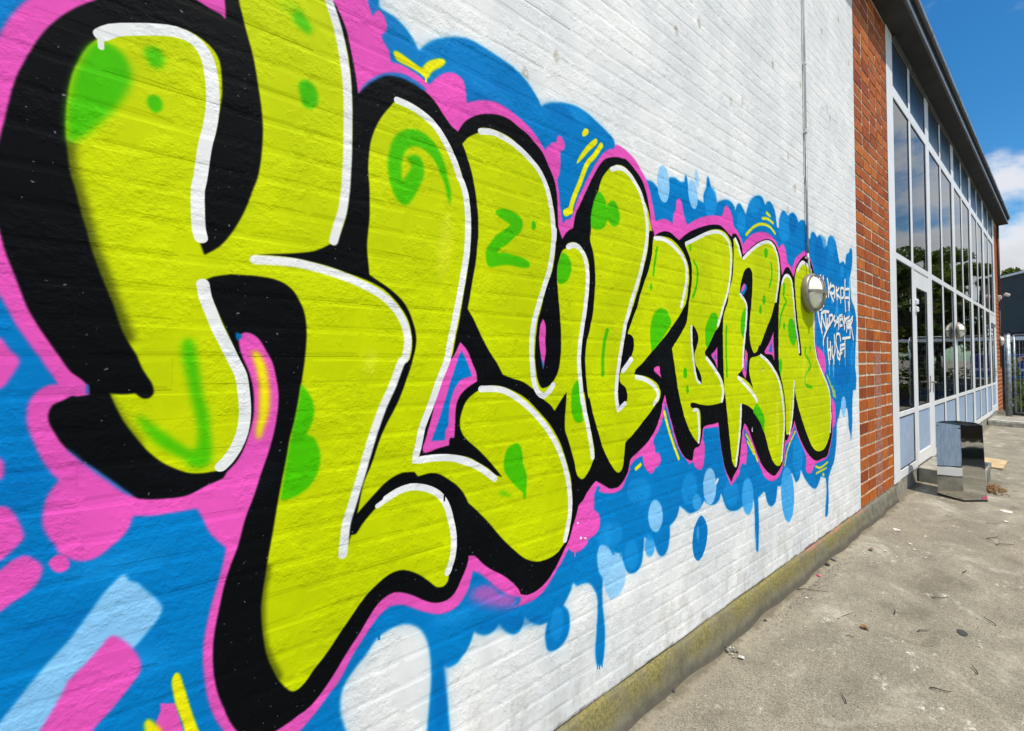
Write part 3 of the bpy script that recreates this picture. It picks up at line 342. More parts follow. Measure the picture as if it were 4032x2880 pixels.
W 1.5 1 23 3364,1772 3376,1725 3397,1672 3429,1626 3440,1606
W 1.5 1 23 3438,1749 3428,1686 3430,1646
W 1.5 1 23 3437,1748 3493,1762 3586,1766
W 1.5 1 23 3514,1757 3523,1704 3537,1654
W 1.5 1 23 3443,1727 3483,1677 3525,1636
W 1.5 1 23 3559,1711 3560,1655
W 1.5 1 23 3592,1734 3604,1668
W 1.5 1 23 3600,1739 3652,1748 3674,1737 3649,1699 3647,1697 3604,1677 3519,1612 3469,1559 3465,1519
W 1.5 1 23 3712,1744 3688,1714 3740,1696 3708,1665
W 1.5 1 23 3756,1707 3789,1739 3803,1707 3756,1697
W 1.5 1 23 3800,1720 3801,1661 3797,1648
W 1.5 1 23 3821,1751 3878,1761
W 1.5 1 23 3836,1723 3868,1727
W 1.5 1 23 3833,1676 3878,1679
W 1.5 1 23 3829,1752 3833,1671
W 1.5 1 23 3885,1745 3939,1668 3935,1654
W 1.5 1 23 3935,1756 3936,1701
W 1.5 1 23 3942,1729 4054,1758
W 1.5 1 23 3967,1725 3998,1671 3987,1634
W 1.5 1 23 4017,1719 4019,1672 4027,1668
W 1.5 1 23 4017,1719 4070,1728 4086,1709 4033,1695 4093,1684 4032,1667
W 1.5 1 23 4096,1738 4142,1766 4132,1734 4071,1680 4097,1687 4125,1636 4152,1579
W 1.5 1 23 4077,1686 4073,1615
W 1.5 1 23 3550,1567 3554,1477 3582,1381
W 1.5 1 23 3610,1539 3605,1416
W 1.5 1 23 3562,1477 3612,1492
W 1.5 1 23 3646,1505 3640,1448 3668,1419
W 1.5 1 23 3693,1595 3710,1485 3681,1434 3675,1380
W 1.5 1 23 3842,1557 3817,1603 3773,1610 3737,1591 3734,1539 3766,1480 3818,1434 3808,1410 3764,1431 3752,1464
W 1.5 1 23 3924,1531 3831,1520c 3827,1447
W 1.5 1 23 3838,1484 3913,1500
W 1.5 1 23 3828,1451 3865,1465
W 1.5 1 23 3889,1576 4072,1591
W 1.5 1 23 3945,1573 3933,1432"""

# ---------------------------------------------------------------- materials
def mat(name):
    m = bpy.data.materials.new(name); m.use_nodes = True
    nt = m.node_tree; b = nt.nodes['Principled BSDF']; return m, nt, b
def pos(nt):
    g = N(nt, 'ShaderNodeNewGeometry'); return g.outputs['Position']
def noise(nt, vec, scale, detail=3, rough=0.55, dist=0.0):
    n = N(nt, 'ShaderNodeTexNoise', i={'Scale': scale, 'Detail': detail, 'Roughness': rough, 'Distortion': dist})
    if vec is not None: Lk(nt, vec, n.inputs['Vector'])
    return n.outputs[0]
def scaled(nt, vec, s, off=(0, 0, 0)):
    m = N(nt, 'ShaderNodeMapping'); m.inputs['Scale'].default_value = s; m.inputs['Location'].default_value = off
    Lk(nt, vec, m.inputs['Vector']); return m.outputs[0]
def rng_(nt, v, a, b, c=0.0, d=1.0, smooth=True):
    m = N(nt, 'ShaderNodeMapRange', i={1: a, 2: b, 3: c, 4: d})
    if smooth: m.interpolation_type = 'SMOOTHSTEP'
    Lk(nt, v, m.inputs[0]); return m.outputs[0]
def math_(nt, op, a, b):
    m = N(nt, 'ShaderNodeMath', operation=op)
    for k, v in ((0, a), (1, b)):
        if isinstance(v, (int, float)): m.inputs[k].default_value = v
        else: Lk(nt, v, m.inputs[k])
    return m.outputs[0]
def mixc(nt, f, a, b, blend='MIX'):
    m = N(nt, 'ShaderNodeMix', data_type='RGBA', blend_type=blend)
    for k, v in ((0, f), (6, a), (7, b)):
        if isinstance(v, (int, float)): m.inputs[k].default_value = v
        elif isinstance(v, tuple): m.inputs[k].default_value = (v+(1,))[:4]
        else: Lk(nt, v, m.inputs[k])
    return m.outputs[2]
def bump(nt, b, h, strength, dist, prev=None):
    n = N(nt, 'ShaderNodeBump', i={'Strength': strength, 'Distance': dist}); Lk(nt, h, n.inputs['Height'])
    if prev is not None: Lk(nt, prev, n.inputs['Normal'])
    Lk(nt, n.outputs[0], b.inputs['Normal']); return n.outputs[0]
def simple(name, col, rough=0.6, metal=0.0, var=0.12, scale=6.0, bmp=0.0, bscale=60.0, spec=0.5):
    m, nt, b = mat(name); p = pos(nt)
    f = noise(nt, p, scale, 4)
    c = mixc(nt, rng_(nt, f, 0.3, 0.7), tuple(x*(1-var) for x in col), tuple(min(1, x*(1+var)) for x in col))
    Lk(nt, c, b.inputs['Base Color']); b.inputs['Roughness'].default_value = rough; b.inputs['Metallic'].default_value = metal
    b.inputs['Specular IOR Level'].default_value = spec
    if bmp: bump(nt, b, noise(nt, p, bscale, 3), bmp, 0.002)
    return m

# ---- the mural: spray paint shapes given in millimetres on the wall (along the wall, height), rastered to a colour map
PPM = 900
MY0, MY1, MZ0, MZ1 = -1.15, 4.30, 0.16, 2.95
IW, IH = int((MY1-MY0)*PPM), int((MZ1-MZ0)*PPM)
PAINT = dict(Y=(195, 209, 0), y=(238, 228, 14), F=(224, 226, 70), G=(72, 188, 0), K=(6, 8, 11), P=(230, 84, 180), B=(0, 121, 190),
             D=(0, 101, 174), M=(30, 150, 222), S=(62, 165, 230), L=(143, 199, 238), W=(232, 231, 228))
def catmull(p, corner, closed):
    n = len(p); res = []
    for i in range(n if closed else n-1):
        a, b = p[i], p[(i+1) % n]
        pa = p[(i-1) % n] if (closed or i > 0) else a
        pb = p[(i+2) % n] if (closed or i < n-2) else b
        d = np.hypot(*(b-a))
        ta = (b-a) if corner[i] else (b-pa)*(d/(d+np.hypot(*(a-pa))+1e-9))
        tb = (b-a) if corner[(i+1) % n] else (pb-a)*(d/(d+np.hypot(*(pb-b))+1e-9))
        k = int(min(14, max(2, d/12)))
        t = (np.arange(k)/k)[:, None]
        res.append((2*t**3-3*t**2+1)*a+(t**3-2*t**2+t)*ta+(-2*t**3+3*t**2)*b+(t**3-t**2)*tb)
    if not closed: res.append(p[-1:])
    return np.concatenate(res)
def ribbon(c, wd):
    d = np.gradient(c, axis=0); d /= (np.hypot(d[:, 0], d[:, 1])+1e-9)[:, None]
    nrm = np.stack([-d[:, 1], d[:, 0]], 1); h = wd/2
    th = np.linspace(0, PI, 9)[1:-1]
    def cap(ct, dr, nn): return np.array([ct+h*(nn*math.cos(t)+dr*math.sin(t)) for t in th])
    return np.concatenate([c+nrm*h, cap(c[-1], d[-1], nrm[-1]), (c-nrm*h)[::-1], cap(c[0], -d[0], -nrm[0])])
def raster(poly, pad):
    px = (poly[:, 0]/1000-MY0)*PPM; py = (poly[:, 1]/1000-MZ0)*PPM
    x0 = int(max(0, math.floor(px.min())-pad)); x1 = int(min(IW, math.ceil(px.max())+pad))
    y0 = int(max(0, math.floor(py.min())-pad)); y1 = int(min(IH, math.ceil(py.max())+pad))
    if x1-x0 < 2 or y1-y0 < 2: return None
    W_ = x1-x0; acc = np.zeros((y1-y0, W_+2), np.float32)
    ax, ay = px, py; bx, by = np.roll(px, -1), np.roll(py, -1)
    keep = ay != by; ax, ay, bx, by = ax[keep], ay[keep], bx[keep], by[keep]
    sl = (bx-ax)/(by-ay); up_ = by > ay; lo = np.minimum(ay, by); hi = np.maximum(ay, by)
    SS = 2
    for r in range(y0, y1):
        for s in range(SS):
            yy = r+(s+0.5)/SS
            k = (lo <= yy) & (hi > yy)
            if not k.any(): continue
            xs = ax[k]+(yy-ay[k])*sl[k]; sg = np.where(up_[k], 1, -1); o_ = np.argsort(xs); xs = xs[o_]; wn = np.cumsum(sg[o_])
            xs = np.clip(xs-x0, 0, W_)
            row = acc[r-y0]; inside = False
            for q in range(len(xs)):
                ins = wn[q] != 0
                if ins != inside:
                    f = xs[q]; i = int(f); fr = f-i; v = (1.0 if ins else -1.0)/SS
                    row[i] += v*(1-fr); row[i+1] += v*fr; inside = ins
    return x0, x1, y0, y1, np.clip(np.cumsum(acc[:, :W_], axis=1), 0, 1)
def boxblur(a, r):
    r = int(r)
    if r < 1: return a
    for ax in (0, 1):
        for _ in range(2):
            pd = [(0, 0), (0, 0)]; pd[ax] = (r+1, r)
            c = np.cumsum(np.pad(a, pd, mode='edge'), axis=ax, dtype=np.float32)
            n = a.shape[ax]
            a = ((c[2*r+1:2*r+1+n]-c[0:n]) if ax == 0 else (c[:, 2*r+1:2*r+1+n]-c[:, 0:n]))/(2*r+1)
    return a
canvas = np.empty((IH, IW, 3), np.float32); canvas[:] = np.array(PAINT['W'], np.float32)/255*0.985
for line in MURAL.split('\n'):
    t = line.split()
    if len(t) < 5: continue
    colr = np.array(PAINT[t[0]], np.float32)/255; blur = float(t[1])*PPM/1000; al = float(t[2]); wd = float(t[3])
    cor = [s_.endswith('c') for s_ in t[4:]]
    pts = np.array([[float(v) for v in s_.rstrip('c').split(',')] for s_ in t[4:]])
    poly = catmull(pts, cor, wd == 0)
    if wd > 0: poly = ribbon(poly, wd)
    rr = raster(poly, int(blur*2.2)+2)
    if rr is None: continue
    x0, x1, y0, y1, a = rr
    a = boxblur(a, max(0, round(blur*0.55)))[..., None]*al
    canvas[y0:y1, x0:x1] = canvas[y0:y1, x0:x1]*(1-a)+colr*a
img = bpy.data.images.new('mural_paint', IW, IH, alpha=False)
buf = np.ones((IH, IW, 4), np.float32); buf[..., :3] = canvas
img.pixels.foreach_set(buf.ravel()); img.update(); img.pack()
del buf, canvas

def wall_paint():
    m, nt, b = mat('painted_masonry'); p = pos(nt)
    s = N(nt, 'ShaderNodeSeparateXYZ'); Lk(nt, p, s.inputs[0])
    u = rng_(nt, s.outputs[1], MY0, MY1, 0, 1, False); v = rng_(nt, s.outputs[2], MZ0, MZ1, 0, 1, False)
    # wobble of the spray edge
    c = N(nt, 'ShaderNodeCombineXYZ'); Lk(nt, u, c.inputs[0]); Lk(nt, v, c.inputs[1])
    im = N(nt, 'ShaderNodeTexImage', image=img, extension='EXTEND', interpolation='Linear'); Lk(nt, c.outputs[0], im.inputs[0])
    base = im.outputs[0]
    hsv = N(nt, 'ShaderNodeSeparateColor'); hsv.mode = 'HSV'; Lk(nt, base, hsv.inputs[0])
    white = math_(nt, 'MULTIPLY', rng_(nt, hsv.outputs[1], 0.10, 0.22, 1, 0), rng_(nt, hsv.outputs[2], 0.5, 0.8))
    # uneven paint film
    f1 = noise(nt, p, 3.0, 5, 0.6); f2 = noise(nt, scaled(nt, p, (8, 8, 1.6)), 5.0, 4, 0.6)
    base = mixc(nt, 1.0, base, mixc(nt, rng_(nt, f1, 0.3, 0.7), (0.93, 0.93, 0.94), (1.0, 1.0, 1.0)), 'MULTIPLY')
    base = mixc(nt, math_(nt, 'MULTIPLY', math_(nt, 'MULTIPLY', rng_(nt, f2, 0.50, 0.75), white), 0.10), base, mixc(nt, 0.35, base, (0.8, 0.8, 0.8)))
    cov = noise(nt, scaled(nt, p, (1, 1.3, 0.9)), 2.3, 6, 0.68, 0.5)
    base = mixc(nt, rng_(nt, cov, 0.30, 0.72), mixc(nt, 1.0, base, (0.86, 0.88, 0.90), 'MULTIPLY'), mixc(nt, 1.0, base, (1.07, 1.06, 1.05), 'MULTIPLY'))
    # worn specks in the dark paint
    sp = noise(nt, p, 95.0, 2, 0.5); 
    dark = rng_(nt, hsv.outputs[2], 0.12, 0.30, 1, 0)
    base = mixc(nt, math_(nt, 'MULTIPLY', dark, rng_(nt, f1, 0.55, 0.78, 0, 0.5)), base, (0.010, 0.013, 0.017))
    base = mixc(nt, math_(nt, 'MULTIPLY', dark, rng_(nt, sp, 0.70, 0.76, 0, 0.6)), base, (0.18, 0.2, 0.22))
    # grime at the foot of the wall and stains high up, on the white coat
    g1 = noise(nt, scaled(nt, p, (3, 3.2, 1.4)), 4.0, 6, 0.7)
    foot = math_(nt, 'MULTIPLY', rng_(nt, s.outputs[2], 0.16, 0.62, 1, 0), rng_(nt, g1, 0.42, 0.68))
    base = mixc(nt, math_(nt, 'MULTIPLY', math_(nt, 'MULTIPLY', foot, white), 0.5), base, (0.36, 0.33, 0.27))
    g2 = noise(nt, scaled(nt, p, (40, 16, 60)), 1.0, 5, 0.75)
    foot2 = math_(nt, 'MULTIPLY', rng_(nt, s.outputs[2], 0.16, 0.9, 1, 0), rng_(nt, g2, 0.60, 0.72))
    base = mixc(nt, math_(nt, 'MULTIPLY', math_(nt, 'MULTIPLY', foot2, white), 0.45), base, (0.30, 0.27, 0.22))
    edge = rng_(nt, math_(nt, 'ADD', s.outputs[2], math_(nt, 'MULTIPLY', noise(nt, p, 14, 5, 0.7), -0.03)), 0.140, 0.152, 1, 0)
    base = mixc(nt, math_(nt, 'MULTIPLY', edge, rng_(nt, noise(nt, p, 9, 3), 0.40, 0.62, 0, 0.8)), base, (0.10, 0.085, 0.06))  # darkness of the crack above the plinth, painted into the wall colour
    vo = N(nt, 'ShaderNodeTexVoronoi', i={'Scale': 1.0, 'Randomness': 1.0}); Lk(nt, scaled(nt, p, (1, 9.0, 5.0)), vo.inputs['Vector'])
    rnd = N(nt, 'ShaderNodeSeparateColor'); Lk(nt, vo.outputs['Color'], rnd.inputs[0])
    drop = math_(nt, 'MULTIPLY', rng_(nt, vo.outputs['Distance'], 0.10, 0.20, 1, 0), rng_(nt, rnd.outputs[0], 0.30, 0.36))
    high = math_(nt, 'MULTIPLY', rng_(nt, s.outputs[2], 1.75, 2.1), rng_(nt, noise(nt, p, 1.1, 2), 0.30, 0.45))
    drop = math_(nt, 'MULTIPLY', math_(nt, 'MULTIPLY', drop, high), rng_(nt, noise(nt, p, 60, 2), 0.30, 0.55))
    base = mixc(nt, math_(nt, 'MULTIPLY', math_(nt, 'MULTIPLY', drop, white), 0.75), base, (0.36, 0.31, 0.21))
    Lk(nt, base, b.inputs['Base Color'])
    b.inputs['Roughness'].default_value = 0.7; b.inputs['Specular IOR Level'].default_value = 0.06
    # thick coats of paint over rough brick: patches of coarse render, finer skin elsewhere
    mask = rng_(nt, noise(nt, p, 6.0, 5, 0.65), 0.44, 0.60, 0.10, 1.0)
    h1 = math_(nt, 'MULTIPLY', noise(nt, p, 105.0, 4, 0.6, 0.6), mask)
    h2 = math_(nt, 'MULTIPLY', noise(nt, p, 38.0, 3, 0.55, 0.3), mask)
    h3 = noise(nt, scaled(nt, p, (1, 0.7, 1.0)), 10.0, 3, 0.5)
    n = bump(nt, b, h3, 0.24, 0.008)
    n = bump(nt, b, h2, 0.34, 0.005, n)
    n = bump(nt, b, h1, 0.72, 0.0025, n)
    return m
M_WALL = wall_paint()

def brick_mat(name, ramp, pale=0.0):
    m, nt, b = mat(name); p = pos(nt)
    oi = N(nt, 'ShaderNodeObjectInfo'); cr = N(nt, 'ShaderNodeValToRGB'); Lk(nt, oi.outputs['Random'], cr.inputs[0])
    e = cr.color_ramp.elements
    e[0].position = 0; e[0].color = ramp[0]+(1,); e[1].position = 1; e[1].color = ramp[-1]+(1,)
    for i, c in enumerate(ramp[1:-1]):
        x = e.new((i+1)/(len(ramp)-1)); x.color = c+(1,)
    f = noise(nt, scaled(nt, p, (1, 1.6, 0.5)), 22, 5, 0.65)
    c = mixc(nt, rng_(nt, f, 0.3, 0.72), mixc(nt, 1.0, cr.outputs[0], (0.68, 0.62, 0.60), 'MULTIPLY'), mixc(nt, 1.0, cr.outputs[0], (1.18, 1.15, 1.1), 'MULTIPLY'))
    if pale: c = mixc(nt, rng_(nt, noise(nt, p, 30, 5, 0.7), 0.42, 0.66, 0, pale), c, (0.46, 0.36, 0.31))
    c = mixc(nt, rng_(nt, noise(nt, p, 120, 2), 0.66, 0.72, 0, 0.5), c, (0.05, 0.03, 0.02))
    Lk(nt, c, b.inputs['Base Color']); b.inputs['Roughness'].default_value = 0.7; b.inputs['Specular IOR Level'].default_value = 0.2
    bump(nt, b, noise(nt, p, 140, 4), 0.5, 0.0025); return m
RAMP = [(0.25, 0.050, 0.011), (0.38, 0.088, 0.015), (0.46, 0.118, 0.018), (0.42, 0.10, 0.015), (0.54, 0.165, 0.024), (0.33, 0.070, 0.012)]
M_BRICK = brick_mat('red_brick', RAMP)
M_BRICK2 = brick_mat('bleached_brick', [(0.36, 0.10, 0.045), (0.40, 0.125, 0.06), (0.34, 0.09, 0.04)], 0.5)
M_MORTAR = simple('lime_mortar', (0.56, 0.46, 0.33), 0.9, var=0.3, scale=14, bmp=0.8, bscale=160)

def asphalt():
    m, nt, b = mat('asphalt'); p = pos(nt)
    s = N(nt, 'ShaderNodeSeparateXYZ'); Lk(nt, p, s.inputs[0])
    a = noise(nt, p, 150, 4, 0.75); bg_ = noise(nt, p, 3.1, 5, 0.6); pt = noise(nt, scaled(nt, p, (1.5, 1, 1)), 2.1, 6, 0.68, 0.6)
    c = mixc(nt, rng_(nt, a, 0.30, 0.72), (0.112, 0.100, 0.074), (0.375, 0.342, 0.268))
    c = mixc(nt, rng_(nt, bg_, 0.3, 0.7, 0, 1), mixc(nt, 1.0, c, (0.84, 0.84, 0.84), 'MULTIPLY'), mixc(nt, 1.0, c, (1.10, 1.09, 1.06), 'MULTIPLY'))
    c = mixc(nt, rng_(nt, pt, 0.50, 0.72, 0, 0.66), c, (0.50, 0.47, 0.385))
    c = mixc(nt, rng_(nt, pt, 0.48, 0.32, 0, 0.6), c, (0.115, 0.100, 0.072))
    pale = math_(nt, 'MULTIPLY', rng_(nt, noise(nt, scaled(nt, p, (2.2, 1.2, 1)), 4.5, 6, 0.72), 0.575, 0.70), rng_(nt, noise(nt, p, 70, 3), 0.40, 0.60))
    c = mixc(nt, math_(nt, 'MULTIPLY', pale, 0.85), c, (0.72, 0.70, 0.62))
    sp = noise(nt, p, 330, 1, 0.5)
    c = mixc(nt, rng_(nt, sp, 0.65, 0.71, 0, 0.75), c, (0.56, 0.53, 0.45))
    c = mixc(nt, rng_(nt, noise(nt, p, 150, 2), 0.70, 0.76, 0, 0.6), c, (0.045, 0.04, 0.035))
    gr2 = noise(nt, p, 48, 5, 0.75)
    c = mixc(nt, rng_(nt, gr2, 0.32, 0.68), mixc(nt, 1.0, c, (0.82, 0.81, 0.79), 'MULTIPLY'), mixc(nt, 1.0, c, (1.17, 1.17, 1.15), 'MULTIPLY'))
    # sandy strip and dark gutter along the wall foot
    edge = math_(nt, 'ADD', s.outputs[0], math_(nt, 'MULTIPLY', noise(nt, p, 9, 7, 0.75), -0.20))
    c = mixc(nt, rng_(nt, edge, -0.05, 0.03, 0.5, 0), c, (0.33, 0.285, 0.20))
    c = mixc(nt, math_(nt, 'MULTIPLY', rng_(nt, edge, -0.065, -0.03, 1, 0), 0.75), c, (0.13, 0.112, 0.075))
    Lk(nt, c, b.inputs['Base Color']); b.inputs['Roughness'].default_value = 0.88; b.inputs['Specular IOR Level'].default_value = 0.3
    n = bump(nt, b, noise(nt, p, 11, 3), 0.5, 0.01)
    bump(nt, b, a, 0.8, 0.004, n); return m
M_ASPH = asphalt()

def plinth_mat():
    m, nt, b = mat('mossy_concrete'); p = pos(nt)
    s = N(nt, 'ShaderNodeSeparateXYZ'); Lk(nt, p, s.inputs[0])
    f = noise(nt, p, 14, 6, 0.7); g = noise(nt, p, 90, 4, 0.65)
    c = mixc(nt, rng_(nt, f, 0.3, 0.7), (0.105, 0.094, 0.066), (0.205, 0.185, 0.135))
    zz = math_(nt, 'ADD', s.outputs[2], math_(nt, 'MULTIPLY', noise(nt, scaled(nt, p, (1, 2, 1)), 7, 4), 0.10))
    ms = math_(nt, 'MULTIPLY', rng_(nt, zz, 0.055, 0.155), rng_(nt, s.outputs[1], 4.0, 4.5, 1, 0))
    ms = math_(nt, 'MULTIPLY', ms, rng_(nt, noise(nt, p, 4.5, 6, 0.7), 0.32, 0.60, 0.15, 1))
    c = mixc(nt, ms, c, mixc(nt, rng_(nt, g, 0.35, 0.65), (0.135, 0.114, 0.032), (0.25, 0.215, 0.072)))
    red = math_(nt, 'MULTIPLY', rng_(nt, s.outputs[2], 0.125, 0.148), math_(nt, 'MULTIPLY', rng_(nt, s.outputs[1], 2.9, 3.2), rng_(nt, s.outputs[1], 4.2, 4.4, 1, 0)))
    c = mixc(nt, math_(nt, 'MULTIPLY', red, rng_(nt, noise(nt, p, 11, 4, 0.7), 0.42, 0.6, 0, 0.8)), c, (0.44, 0.13, 0.13))
    c = mixc(nt, rng_(nt, math_(nt, 'ADD', s.outputs[2], math_(nt, 'MULTIPLY', noise(nt, p, 13, 5, 0.7), 0.05)), 0.035, 0.075, 0.75, 0), c, (0.062, 0.054, 0.036))
    c = mixc(nt, rng_(nt, g, 0.66, 0.74, 0, 0.6), c, (0.06, 0.055, 0.03))
    Lk(nt, c, b.inputs['Base Color']); b.inputs['Roughness'].default_value = 0.9
    n = bump(nt, b, noise(nt, p, 22, 4), 0.5, 0.005); bump(nt, b, g, 0.7, 0.003, n); return m
M_PLINTH = plinth_mat()
M_CONC = simple('concrete', (0.27, 0.25, 0.205), 0.9, var=0.28, scale=9, bmp=0.8, bscale=90)
M_WHITE = simple('white_frame', (0.81, 0.81, 0.80), 0.38, var=0.05, scale=3)
M_WHITE_OLD = simple('white_steel_edge', (0.68, 0.67, 0.62), 0.5, var=0.15, scale=12)
M_SEAL = simple('rubber_seal', (0.012, 0.012, 0.013), 0.6)
M_DARK = simple('dark_soffit', (0.022, 0.026, 0.028), 0.75, var=0.3, scale=5)
M_ZINC = simple('zinc_edge', (0.30, 0.315, 0.33), 0.42, metal=0.7, var=0.15, scale=8)
M_GREYBOARD = simple('grey_fascia', (0.075, 0.085, 0.090), 0.5, var=0.2, scale=7)
M_GALV = simple('galvanised_steel', (0.33, 0.38, 0.40), 0.5, metal=0.55, var=0.35, scale=16)
M_GREYMETAL = simple('grey_lamp_metal', (0.27, 0.235, 0.20), 0.42, metal=0.3, var=0.12, scale=30)
M_OPAL = simple('opal_dome', (0.92, 0.88, 0.74), 0.35, var=0.04, scale=20, spec=0.3)
M_BLACK = simple('black_plastic', (0.010, 0.010, 0.011), 0.35)
M_RED = simple('red_banner', (0.36, 0.02, 0.012), 0.6)
M_PINKTAPE = simple('pink_tape', (0.6, 0.06, 0.16), 0.5)
M_WOOD = simple('pine_board', (0.50, 0.36, 0.19), 0.7, var=0.2, scale=9)
M_TWIG = simple('twig', (0.030, 0.022, 0.014), 0.85)
M_TWIG2 = simple('dry_stalk', (0.42, 0.38, 0.30), 0.8)
M_LEAFDRY = simple('dry_leaf', (0.19, 0.10, 0.035), 0.8, var=0.5, scale=40)
M_CHIP = simple('paint_flake', (0.56, 0.54, 0.48), 0.7, var=0.12, scale=40)
M_STONE = simple('grit_stone', (0.20, 0.18, 0.145), 0.9, var=0.5, scale=60)
M_DARKST = simple('dark_stone', (0.045, 0.045, 0.045), 0.8)
M_RUSTPIPE = simple('brown_pipe', (0.09, 0.04, 0.026), 0.6)
M_PIPEWHITE = simple('painted_pipe', (0.62, 0.62, 0.61), 0.5, var=0.12, scale=9)
M_PIPEGREY = simple('grey_pipe', (0.17, 0.19, 0.20), 0.45, metal=0.4, var=0.3, scale=14)
M_CURT = simple('grey_green_curtain', (0.38, 0.45, 0.33), 0.9, var=0.25, scale=3)
M_ROOM = simple('dim_room', (0.22, 0.21, 0.18), 0.9)
M_SPANDREL = simple('dark_blue_panel', (0.020, 0.048, 0.080), 0.30, var=0.12, scale=2)
M_CORR = simple('dark_corrugated', (0.060, 0.090, 0.105), 0.55, var=0.12, scale=2)
M_SHEDWOOD = simple('black_timber', (0.012, 0.011, 0.010), 0.8, var=0.3, scale=8)
M_CONTAINER = simple('blue_container', (0.010, 0.035, 0.20), 0.5, var=0.4, scale=1.5)
M_TEAL = simple('teal_stripe', (0.02, 0.17, 0.24), 0.5)
M_PEACH = simple('peach_band', (0.62, 0.36, 0.27), 0.6)
M_LILAC = simple('pale_band', (0.46, 0.48, 0.66), 0.6)
M_CARPAINT = simple('black_car_paint', (0.010, 0.010, 0.012), 0.12, var=0.05)
M_CARGLASS = simple('car_glass', (0.010, 0.012, 0.014), 0.06)
M_CHROME = simple('chrome', (0.62, 0.63, 0.65), 0.12, metal=1.0, var=0.05)
M_TYRE = simple('tyre', (0.018, 0.018, 0.018), 0.85)
M_BARK = simple('bark', (0.075, 0.055, 0.038), 0.9, var=0.4, scale=14, bmp=0.8, bscale=40)

def leaf_mat(name, c1, c2):
    m, nt, b = mat(name); p = pos(nt)
    c = mixc(nt, rng_(nt, noise(nt, p, 1.7, 5, 0.7), 0.3, 0.7), c1, c2)
    Lk(nt, c, b.inputs['Base Color']); b.inputs['Roughness'].default_value = 0.5
    tr = N(nt, 'ShaderNodeBsdfTranslucent'); Lk(nt, mixc(nt, 0.5, c, (0.16, 0.22, 0.02)), tr.inputs[0])
    ms = N(nt, 'ShaderNodeMixShader', i={0: 0.42}); o = nt.nodes['Material Output']
    Lk(nt, b.outputs[0], ms.inputs[1]); Lk(nt, tr.outputs[0], ms.inputs[2]); Lk(nt, ms.outputs[0], o.inputs[0]); return m
M_LEAF = leaf_mat('leaf_green', (0.07, 0.105, 0.016), (0.15, 0.20, 0.03))
M_LEAF2 = leaf_mat('leaf_fresh', (0.085, 0.12, 0.016), (0.17, 0.20, 0.03))

def painted_blue():
    m, nt, b = mat('brushed_blue_panel'); p = pos(nt)
    f = noise(nt, scaled(nt, p, (1, 6, 0.9)), 9, 5, 0.65)
    c = mixc(nt, rng_(nt, f, 0.32, 0.70), (0.24, 0.345, 0.50), (0.42, 0.52, 0.66))
    c = mixc(nt, rng_(nt, noise(nt, scaled(nt, p, (1, 14, 2)), 6, 4), 0.66, 0.74, 0, 0.6), c, (0.12, 0.20, 0.34))
    Lk(nt, c, b.inputs['Base Color']); b.inputs['Roughness'].default_value = 0.45; return m
M_PANEL = painted_blue()

def glass():
    m, nt, b = mat('window_glass'); p = pos(nt); nt.nodes.remove(b)
    fr = N(nt, 'ShaderNodeFresnel', i={'IOR': 1.40}); tr = N(nt, 'ShaderNodeBsdfTransparent', i={0: (0.72, 0.78, 0.74, 1)})
    gl = N(nt, 'ShaderNodeBsdfGlossy', i={'Roughness': 0.0, 0: (0.93, 0.95, 0.95, 1)})
    bp = N(nt, 'ShaderNodeBump', i={'Strength': 0.12, 'Distance': 0.004}); Lk(nt, noise(nt, scaled(nt, p, (1, 1, 2.2)), 2.6, 2), bp.inputs['Height'])
    Lk(nt, bp.outputs[0], gl.inputs['Normal'])
    ms = N(nt, 'ShaderNodeMixShader'); Lk(nt, fr.outputs[0], ms.inputs[0]); Lk(nt, tr.outputs[0], ms.inputs[1]); Lk(nt, gl.outputs[0], ms.inputs[2])
    Lk(nt, ms.outputs[0], nt.nodes['Material Output'].inputs[0]); return m
M_GLASS = glass()

def mirror():
    m, nt, b = mat('polished_steel'); p = pos(nt)
    b.inputs['Base Color'].default_value = (0.60, 0.60, 0.585, 1); b.inputs['Metallic'].default_value = 1; b.inputs['Roughness'].default_value = 0.045
    bump(nt, b, noise(nt, scaled(nt, p, (1, 1, 1.6)), 5.0, 2), 0.08, 0.012); return m
M_MIRROR = mirror()

